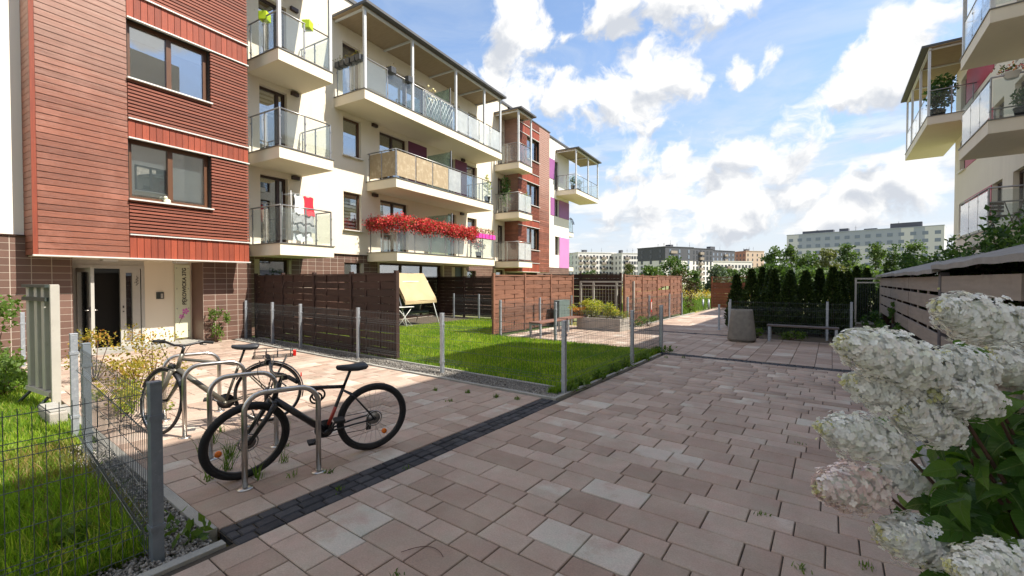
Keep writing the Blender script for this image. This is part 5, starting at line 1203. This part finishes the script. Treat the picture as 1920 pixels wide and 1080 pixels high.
# ------------------------------------------------------------------ shrubs, hedges, trees
def shrub(name, loc, rx, ry, h, n, size, mat, label, cat='shrub', grp=None, clumps=14, up=.2, aspect=1.8, stems=6, base=.15, stemmat='twig'):
    e = empty(name, loc, 0, label, cat, grp)
    C_ = np.c_[rng.normal(0, .45, clumps) * rx, rng.normal(0, .45, clumps) * ry, h * (base + (1 - base) * rng.random(clumps) ** .8)]
    k = rng.integers(0, clumps, n); sc = np.array([rx, ry, h * .55]) * .36
    P = C_[k] + unit(rng.normal(size=(n, 3))) * (rng.random((n, 1)) ** .5) * sc; P[:, 2] = np.abs(P[:, 2])
    t = np.clip(rng.random(clumps)[k] * .5 + rng.random(n) * .5, 0, .999)
    obj('foliage', leaf_mesh('foliage', P, size, mat, aspect, up=up, tone=t), e)
    m = MB()
    for i in range(min(stems, clumps)): m.tube([(C_[i][0] * .1, C_[i][1] * .1, 0), (C_[i][0] * .5, C_[i][1] * .5, C_[i][2] * .5), tuple(C_[i] * .98)], [.012, .008, .003], 5)
    m.build('stems', stemmat, e); return e
shrub('barberry_shrub', (-9.2, 2.35, 0), .75, .5, .85, 800, .05, 'yellow', 'airy yellow and copper shrub in front of the open entrance door', clumps=26)
shrub('spirea_shrub', (-8.2, 1.9, 0), .7, .45, .5, 1300, .045, 'yellow', 'low golden shrub beside the entrance path', clumps=22)
shrub('barberry_shrub', (-9.9, 1.75, 0), .55, .35, .8, 500, .05, 'yellow', 'copper tinged shrub behind the two galvanised posts', clumps=18)
shrub('spirea_shrub', (-7.2, 1.55, 0), .55, .28, .36, 900, .045, 'yellow2', 'small yellow green shrub behind the mesh fence by the bike wheel', clumps=14)
shrub('lilac_shrub', (-11.6, .75, 0), .5, .5, 1.3, 700, .09, 'weed', 'tall green shrub before the brown tiled wall', clumps=16)
shrub('low_shrub', (-9.9, .75, 0), .9, .3, .5, 900, .07, 'weed', 'low green plants at the foot of the notice board', clumps=16)
shrub('mallow_plant', (-13.55, 4.85, 0), .22, .22, .85, 420, .075, 'weed', 'green upright plant between number plate and tiled pier', clumps=10, up=.5)
shrub('planter_shrub', (-6.75, 14.0, .36), .55, .35, .62, 1600, .07, 'yellow2', 'yellow green shrub in the concrete planter', clumps=26)
shrub('planter_shrub', (-5.95, 13.95, .36), .45, .32, .5, 1400, .06, 'yellow2', 'variegated low shrub at the open end of the planter', clumps=24)
shrub('orange_shrub', (-7.15, 13.75, .36), .3, .3, .36, 380, .06, 'orange', 'orange leaved shrub hanging over the planter corner', clumps=9)
shrub('red_leaf_shrub', (-6.5, 24.2, 0), .8, .8, 2.0, 900, .12, 'tree_r', 'dark red leaved shrub at the end of the woven fence', clumps=16)
shrub('fence_shrub', (-5.5, 16.2, 0), .3, .8, .35, 350, .08, 'weed', 'low green plants under the wire fence beside the planter', clumps=10)
# green behind and under the plank shelter
for i, (x, y, h, r) in enumerate(((3.0, 8.6, 2.55, .8), (2.95, 10.6, 2.6, .9), (3.0, 12.8, 2.7, .95), (3.0, 15.2, 2.65, .9), (2.8, 17.8, 2.6, .9), (2.6, 20.3, 2.5, .9), (3.0, 6.7, 2.65, .8), (2.4, 22.8, 2.4, .9))):
    shrub('laurel_shrub', (x, y, 0), r * .45, r, h, 1200, .13, 'shrub', 'broad leaved dark green shrub rising behind the shelter roof', grp='shrubs behind the shelter', clumps=22, base=.3)
shrub('ground_shrub', (1.22, 18.4, 0), .30, .8, .62, 700, .09, 'shrub', 'green shrub growing under the far planks of the shelter', clumps=12)
shrub('ground_shrub', (1.15, 14.6, 0), .28, .8, .55, 800, .09, 'shrub', 'green shrub growing under the shelter behind the low planter', clumps=12)
shrub('climber', (1.36, 15.9, .5), .10, .35, .7, 160, .10, 'shrub', 'climbing leaves on the face of the shelter planks', clumps=6)
shrub('fern_clump', (-.9, 14.75, 0), .5, .2, .22, 220, .08, 'weed', 'small green clump under the bench by the hedge', clumps=8)
shrub('fern_clump', (-1.75, 14.6, 0), .25, .2, .25, 160, .08, 'weed', 'small green clump between bench and concrete bin', clumps=6)
def thuja(x, y, h, r, label):
    e = empty('thuja_tree', (x, y, 0), 0, label, 'tree', 'thuja hedge'); n = 3400
    t = rng.random(n) ** 1.15; a = rng.uniform(0, 2 * math.pi, n); lump = 1 + .14 * np.sin(a * 5 + t * 17) + .10 * np.sin(a * 9 - t * 31)
    rr = r * .9 * np.minimum(1, (1 - t) ** .85 * 1.25) * lump * (.72 + .28 * rng.random(n) ** .5)
    out = np.c_[np.cos(a), np.sin(a), np.full(n, 1.1)]; P = np.c_[rr * np.cos(a), rr * np.sin(a), .05 + t * (h - .05)]
    obj('crown', leaf_mesh('crown', P, .11, 'thuja', 2.0, outward=out * 1.2), e); MB().tube([(0, 0, -.05), (0, 0, h * .8)], [.05, .015], 6).build('trunk', 'bark', e)
TL = 'dark green columnar thuja in the hedge behind the wire fence'
for (x, y, h, r) in ((-2.78, 17.5, 1.85, .33), (-2.12, 16.1, 2.0, .36), (-1.72, 17.3, 1.98, .34), (-1.5, 16.2, 1.98, .30), (-1.08, 16.1, 1.84, .38), (-.66, 16.3, 1.92, .36), (-.32, 17.0, 2.02, .32), (.02, 16.2, 2.02, .36), (.22, 17.5, 1.9, .3), (-2.05, 18.2, 2.1, .34), (-1.2, 18.4, 2.0, .36)): thuja(x, y, h, r, TL)
shrub('golden_shrub', (.30, 19.6, 0), .35, .35, 1.9, 420, .1, 'yellow2', 'yellow leaved shrub between thuja hedge and barred gate', clumps=12)
for (x, y, h) in ((.5, 22.0, 2.0), (1.1, 22.2, 2.1), (1.7, 22.0, 2.0), (.8, 22.9, 2.2)): thuja(x, y, h, .42, 'dark thuja filling the view through the barred gate')
def tree(x, y, h, r, label, mat='tree', n=2200, size=.34, name='tree', grp=None, trunk=.12, crown0=.25, z=-.09):
    e = empty(name, (x, y, z), 0, label, 'tree', grp); K = 26
    t = rng.random(K); a = rng.uniform(0, 2 * math.pi, K); prof = np.sin(np.pi * (.12 + .80 * t)) ** .7
    C_ = np.c_[r * prof * np.cos(a) * rng.uniform(.2, .85, K), r * prof * np.sin(a) * rng.uniform(.2, .85, K), h * (crown0 + (.95 - crown0) * t)]
    k = rng.integers(0, K, n); P = C_[k] + unit(rng.normal(size=(n, 3))) * (rng.random((n, 1)) ** .6) * np.array([r * .42, r * .42, h * .11])
    tn = np.clip(.5 * rng.random(K)[k] + .5 * rng.random(n), 0, .999)
    obj('crown', leaf_mesh('crown', P, size, mat, 1.6, tone=tn), e)
    m = MB().tube([(0, 0, 0), (.1, 0, h * .35), (0, .1, h * .8)], [trunk, trunk * .75, trunk * .2], 7)
    for i in range(10): m.tube([(0, 0, C_[i][2] * .6), tuple(C_[i])], [trunk * .35, trunk * .08], 5)
    m.build('trunk', 'bark', e)
PT = ['slim airy tree before the long grey block, at its light left end', 'slim dark tree before the long grey block', 'shorter tree in the row before the long grey block', 'olive toned drooping tree before the long grey block', 'leafy tree before the white lower wall of the long grey block', 'slim tree left of a pair before the grey block windows', 'slim tree right of a pair before the grey block windows', 'spreading tree before the right end of the long grey block']
for i, (x, y, h, r, mt, cr) in enumerate(((-7.6, 81.2, 6.9, 1.9, 'tree', .2), (-5.5, 85.2, 7.3, 1.8, 'tree', .2), (-3.1, 79.5, 6.2, 1.8, 'tree', .15), (-.4, 74.0, 6.1, 2.0, 'tree_w', .1), (2.0, 93.1, 7.9, 2.0, 'tree', .35), (5.6, 90.9, 7.6, 1.6, 'tree', .2), (7.8, 93.7, 7.8, 1.7, 'tree', .2), (10.1, 89.2, 7.3, 2.2, 'tree', .15))):
    tree(x, y, h, r, PT[i], mt, 1500, .42, 'slender_tree', 'trees before the grey block', .1, cr)
BT = ['round green bush before the dark and white block', 'larger round bush before the dark and white block', 'silvery willow bush beside the orange fence panel', 'small green bush at the meadow edge', 'rounded tree before the far white block', 'low tree at the corner of the far white block', 'low bushy tree behind the orange lattice panel', 'bushy tree between orange panel and thuja tops', 'bushy tree before the brick tower', 'slim brownish tree before the second white block', 'bushy green tree above the thuja tops, left', 'bushy green tree above the thuja tops, middle', 'bushy green tree behind the tallest thuja', 'bushy green tree behind the barred gate']
for i, (x, y, h, r, mt) in enumerate(((-17.4, 52.3, 3.5, 1.7, 'tree'), (-16.0, 56.3, 4.6, 2.0, 'tree'), (-10.2, 52.0, 3.3, 1.5, 'tree_s'), (-15.4, 63.1, 3.2, 1.3, 'tree'), (-53.2, 109.8, 4.6, 2.6, 'tree'), (-50.4, 99.5, 3.6, 2.2, 'tree'), (-11.6, 68.3, 3.3, 2.0, 'tree'), (-9.8, 69.7, 3.4, 2.0, 'tree'), (-8.5, 73.1, 3.9, 2.2, 'tree'), (-33.7, 86.9, 5.0, 1.6, 'tree_w'), (-4.4, 52.5, 3.4, 2.0, 'tree'), (-2.6, 52.6, 3.1, 2.0, 'tree'), (-1.0, 56.0, 3.2, 2.2, 'tree'), (2.0, 51.0, 3.2, 2.2, 'tree'))):
    tree(x, y, h, r, BT[i], mt, 1500, .36, 'bushy_tree', 'bushy trees at the meadow edge', .08, .05)
m_ = rng.normal(0, 1, (2600, 2)) * np.array([5, 4]) + np.array([-13.5, 42]); o = obj('meadow_flowers', leaf_mesh('meadow_flowers', np.c_[m_, rng.uniform(.1, .75, 2600)], .16, 'yellow', 1.3)); tag(o, 'yellow wild flowers in the meadow beyond the path', 'flowers', kind='stuff')
# ------------------------------------------------------------------ hydrangea
HB = Vector((.72, 2.35, 0)); hyd = empty('hydrangea', HB, 0, 'white panicle hydrangea leaning over the path from the bed', 'shrub')
HEADS = [((0.285, 2.004, 1.613), (0.52, 2.248, 1.511), 0.068, 0), ((0.02, 1.436, 1.538), (0.234, 1.665, 1.442), 0.056, 0), ((0.243, 1.66, 1.487), (0.357, 1.817, 1.424), 0.044, 0), ((0.043, 1.537, 1.419), (0.273, 1.778, 1.319), 0.054, 0), ((0.154, 1.592, 1.346), (0.281, 1.758, 1.262), 0.048, 0), ((-0.017, 1.527, 1.28), (0.169, 1.736, 1.198), 0.053, 0), ((0.226, 1.621, 1.393), (0.367, 1.798, 1.356), 0.043, 0), ((0.392, 1.954, 1.46), (0.533, 2.131, 1.396), 0.055, 0), ((0.406, 2.049, 1.348), (0.54, 2.22, 1.294), 0.040, 1), ((-0.027, 1.577, 1.08), (0.122, 1.76, 1.055), 0.055, 1), ((0.108, 1.739, 1.11), (0.246, 1.913, 1.052), 0.038, 0), ((0.119, 1.62, 0.975), (0.293, 1.82, 0.902), 0.055, 0), ((0.255, 1.533, 0.975), (0.444, 1.746, 0.949), 0.048, 0), ((0.239, 1.705, 0.867), (0.328, 1.844, 0.837), 0.031, 0), ((0.517, 2.347, 1.047), (0.615, 2.493, 1.035), 0.040, 0), ((.62, 1.9, 1.45), (.75, 2.1, 1.38), .07, 0), ((.6, 1.65, 1.15), (.75, 1.9, 1.12), .07, 0)]
stems_m = MB()
for (tip, basep, w, pk) in HEADS:
    tip, basep = np.array(tip) - np.array(HB), np.array(basep) - np.array(HB); ax = basep - tip; L = np.linalg.norm(ax); w *= 1.2; n = int(120 + 9000 * w * L * 6.0)
    t = rng.random(n); d = rng.normal(size=(n, 3)); axn = ax / L; d -= np.outer(d @ axn, axn); d = unit(d)
    rad = w * np.sin(np.pi * (.02 + .88 * t)) ** .62 * (.84 + .20 * rng.random(n) ** .6) * (1 + .13 * np.sin(t * 19 + d[:, 2] * 5) + .1 * np.sin(t * 31 + d[:, 0] * 9))
    P = tip + np.outer(t, ax) + d * rad[:, None] + rng.normal(0, .004, (n, 3)); N_ = unit(d + rng.normal(0, .2, (n, 3)) - axn * .15)
    u = unit(np.cross(N_, rng.normal(size=(n, 3)))); v = np.cross(N_, u); s = .0092 * rng.uniform(.75, 1.2, n)[:, None]
    V = []
    for q in range(4):
        a = q * math.pi / 2; e1 = u * math.cos(a) + v * math.sin(a); e2 = -u * math.sin(a) + v * math.cos(a)
        V += [P - N_ * s * .1, P + e1 * s * .55 + e2 * s * .46 + N_ * s * .12, P + e1 * s * 1.0 + e2 * s * .28 + N_ * s * .05, P + e1 * s * 1.0 - e2 * s * .28 + N_ * s * .05, P + e1 * s * .55 - e2 * s * .46 + N_ * s * .12]
    V = np.stack(V, 1).reshape(-1, 3); F = np.arange(n * 20).reshape(n * 4, 5)
    fh = obj('flower_head', np_mesh('flower_head', V, F, 'petal_p' if pk else 'petal', np.repeat(np.clip(rng.random(n) * .75 + .2 * t, 0, .99), 20)), hyd)
    nb_ = 60; Pb = tip + np.outer(rng.random(nb_) * .16 - .03, ax) + rng.normal(0, w * .16, (nb_, 3)); obj('buds', leaf_mesh('buds', Pb, .014, 'petal_y', 1.0), fh)
    core = MB().tube([tuple(tip + ax * q) for q in (0, .08, .25, .5, .75, .9, 1.0)], [w * q for q in (.05, .30, .60, .80, .72, .52, .2)], 12); core.build('core', 'petal', fh)
    mid_ = (basep + np.array([.15, .12, -.28])) if basep[2] > .5 else basep * .5
    stems_m.tube([tuple(tip + ax * .5), tuple(basep), tuple(basep * .72 + np.array([.05, .04, .06])), (.08 * rng.normal(), .08 * rng.normal(), 0)], [.003, .004, .006, .010], 6)
stems_m.build('stems', 'twig', hyd)
def hleaf(curl, fold):
    n = 8; V = []; F = []
    for i in range(n + 1):
        t = i / n; w = .5 * math.sin(math.pi * min(1, t ** .8)) ** .8 * (1 - .25 * t) * .66 + .002; z = curl * math.sin(t * math.pi * .9) - curl * 1.4 * t * t
        for s in (-1, -.5, 0, .5, 1): V.append((s * w, t, z + fold * abs(s) * w + .012 * math.sin(t * 22) * abs(s)))
    for i in range(n):
        for k in range(4): F.append((i * 5 + k, i * 5 + k + 1, i * 5 + k + 6, i * 5 + k + 5))
    return MB().add(V, F, True).mesh('leaf', 'hyd_leaf')
lm = [hleaf(.12, .35), hleaf(.22, .2), hleaf(.05, .5), hleaf(.30, .3)]
for i in range(200):
    t = rng.random(); c = np.array([.30, 1.92, 1.08]) + rng.normal(0, 1, 3) * np.array([.15, .17, .13]) + rng.random() * np.array([.38, .34, -.1])
    if i < 40: c = np.array([.40, 2.0, 1.28]) + rng.normal(0, 1, 3) * np.array([.12, .14, .05])
    if c[0] < .20 or (c[0] < .3 and c[1] < 1.8): continue
    c -= np.array(HB); L = rng.uniform(.07, .125); a = math.atan2(-.8, -.6) + rng.normal(0, .9)
    obj('leaf', lm[i % 4], hyd, tuple(c), (rng.normal(-.35, .45), rng.normal(0, .4), a - math.pi / 2), (L, L, L))
for i in range(95):
    x = rng.uniform(.27, .62); c = np.array([x, x * .75 + 1.60 + rng.normal(0, .09), rng.uniform(.82, 1.27)]) - np.array(HB); L = rng.uniform(.075, .13); a = math.atan2(-.85, -.5) + rng.normal(0, .8)
    obj('leaf', lm[i % 4], hyd, tuple(c), (rng.normal(-.7, .4), rng.normal(0, .4), a - math.pi / 2), (L, L, L))
for i in range(70):
    c = np.array([rng.normal(.72, .20), rng.normal(2.3, .22), rng.uniform(.12, .85)]) - np.array(HB); L = rng.uniform(.07, .12)
    obj('leaf', lm[i % 4], hyd, tuple(c), (rng.normal(-.4, .5), rng.normal(0, .4), rng.uniform(0, 6.3)), (L, L, L))
for (x, y) in ((.98, .6), (1.1, 1.6), (1.05, 3.5), (1.0, 6.4), (1.1, 8.2)): shrub('bed_shrub', (x, y, 0), .22, .4, .28, 320, .07, 'shrub', 'low green foliage along the bed edge under the plank shelter', grp='low foliage in the bed', clumps=9)
# second, smaller shrub further along the bed
shrub('bed_shrub', (1.15, 4.9, 0), .3, .8, .5, 700, .08, 'shrub', 'low green foliage in the bed beyond the hydrangea', clumps=12)
# ------------------------------------------------------------------ far buildings
def far_block(name, A, B, depth, h, mat, rows, cols, label, z0=1.2, wmat='b_win', ww=1.1, wh_=1.5, upper=None, split=None, loggia=(), roofbits=(), side=3, margin=1.5):
    A, B = Vector((*A, -.1)), Vector((*B, -.1)); d = B - A; L = d.length; ang = math.atan2(d.y, d.x)
    e = empty(name, A, ang, label, 'building')
    if split:
        MB().box((0, 0, 0), (L, depth, split)).build('wall', mat, e); MB().box((-.05, -.05, split), (L + .05, depth, h)).build('upper_wall', upper, e)
    else: MB().box((0, 0, 0), (L, depth, h)).build('wall', mat, e)
    MB().box((-.2, -.2, h), (L + .2, depth + .2, h + .3)).build('roof', upper or mat, e)
    st = (h - z0 - .6) / rows; me = MB().box((-ww / 2, -.08, 0), (ww / 2, .02, wh_)).mesh('window', wmat); ml = MB().box((-1.3, -.9, 0), (1.3, .02, 1.1)).mesh('loggia', 'b_loggia'); off = .06 if split else .0
    for c in range(cols):
        x = margin + (L - 2 * margin) * c / max(1, cols - 1)
        for r in range(rows):
            z = z0 + st * r + .5
            if c in loggia: obj('loggia', ml, e, (x, -off, z - .2)); obj('window', me, e, (x, -off, z + .3))
            else: obj('window', me, e, (x, -off, z))
    for r in range(rows):
        for c in range(side): obj('window', me, e, (-off, depth * (c + .5) / side, z0 + st * r + .5), (0, 0, -math.pi / 2)); obj('window', me, e, (L + off, depth * (c + .5) / side, z0 + st * r + .5), (0, 0, math.pi / 2))
    for (x, y, w, hh) in roofbits: MB().box((x, y, h + .3), (x + w, y + 2.5, h + .3 + hh)).build('roof_plant', 'b_dark', e)
    for q in range(3): MB().tube([(L * (.2 + .27 * q), depth * .4, h + .3), (L * (.2 + .27 * q), depth * .4, h + 2.2 + .5 * q)], .06, 4).tube([(L * (.2 + .27 * q) - .5, depth * .4, h + 1.9), (L * (.2 + .27 * q) + .5, depth * .4, h + 1.9)], .04, 4).build('aerial', 'b_dark', e)
    return e
far_block('apartment_block', (-107.8, 206.1), (-94.1, 223.6), 14, 16.2, 'b_white', 5, 11, 'far white apartment block with rows of brown loggias', loggia=(0, 2, 4, 7, 10), roofbits=((5, 4, 2, 1.5),))
far_block('apartment_block', (-87.3, 214.9), (-79.7, 224.2), 12, 15.5, 'b_white', 5, 7, 'second far white apartment block beside the dark topped block', loggia=(1,), roofbits=((1, 3, 1.2, 1.6),))
far_block('apartment_block', (-67.5, 189.8), (-55.5, 182.5), 15, 15.4, 'b_white', 6, 6, 'white corner block with anthracite top floors, gable side', upper='b_dark', split=9.9, wmat='b_winl', ww=.9)
far_block('apartment_block', (-55.5, 182.5), (-43.2, 211.2), 15, 15.4, 'b_white', 6, 13, 'white corner block with anthracite top floors, long balcony side', upper='b_dark', split=9.9, loggia=(1, 2, 5, 9), roofbits=((9, 5, 2, 1.4),))
far_block('apartment_block', (-53.4, 258.3), (-45.1, 276.8), 14, 18.0, 'b_dark', 6, 6, 'dark anthracite tower beyond the corner block', loggia=(3,), roofbits=((3, 3, 4, 2.2),), wmat='b_winl')
far_block('apartment_block', (-47.4, 231.7), (-32.5, 248.8), 10, 10.9, 'b_white', 3, 11, 'low white block in front of the dark tower', loggia=(4,))
far_block('apartment_block', (-48.4, 299.2), (-41.8, 294.1), 12, 18.8, 'b_brick', 6, 3, 'brick coloured tower gable beside the tan tower', ww=.7)
far_block('apartment_block', (-41.8, 294.1), (-33.4, 303.9), 12, 19.0, 'b_tan', 6, 4, 'tan tower block with brick edge left of the slim trees', ww=.7, roofbits=((3, 3, 2, 1.2),))
g5 = far_block('apartment_block', (-16.1, 226.2), (31.9, 216.7), 14, 21.2, 'b_light', 7, 15, 'long grey prefabricated block with pale lower walls and roof plant', upper='b_grey', split=15.2, wmat='b_winl', ww=1.6, wh_=1.3, roofbits=((5, 3, 11, 1.3), (18, 3, 3, 1.4), (34, 3, 9, 2.0), (26, 3, 4, .7)))
MB().box((-.1, -.12, 0), (4.4, 13, 21.25)).build('end_wall', 'b_light', g5); MB().box((37.5, -.12, 0), (41, 13, 21.25)).box((44, -.12, 0), (49.1, 13, 21.25)).build('end_wall', 'b_light', g5)
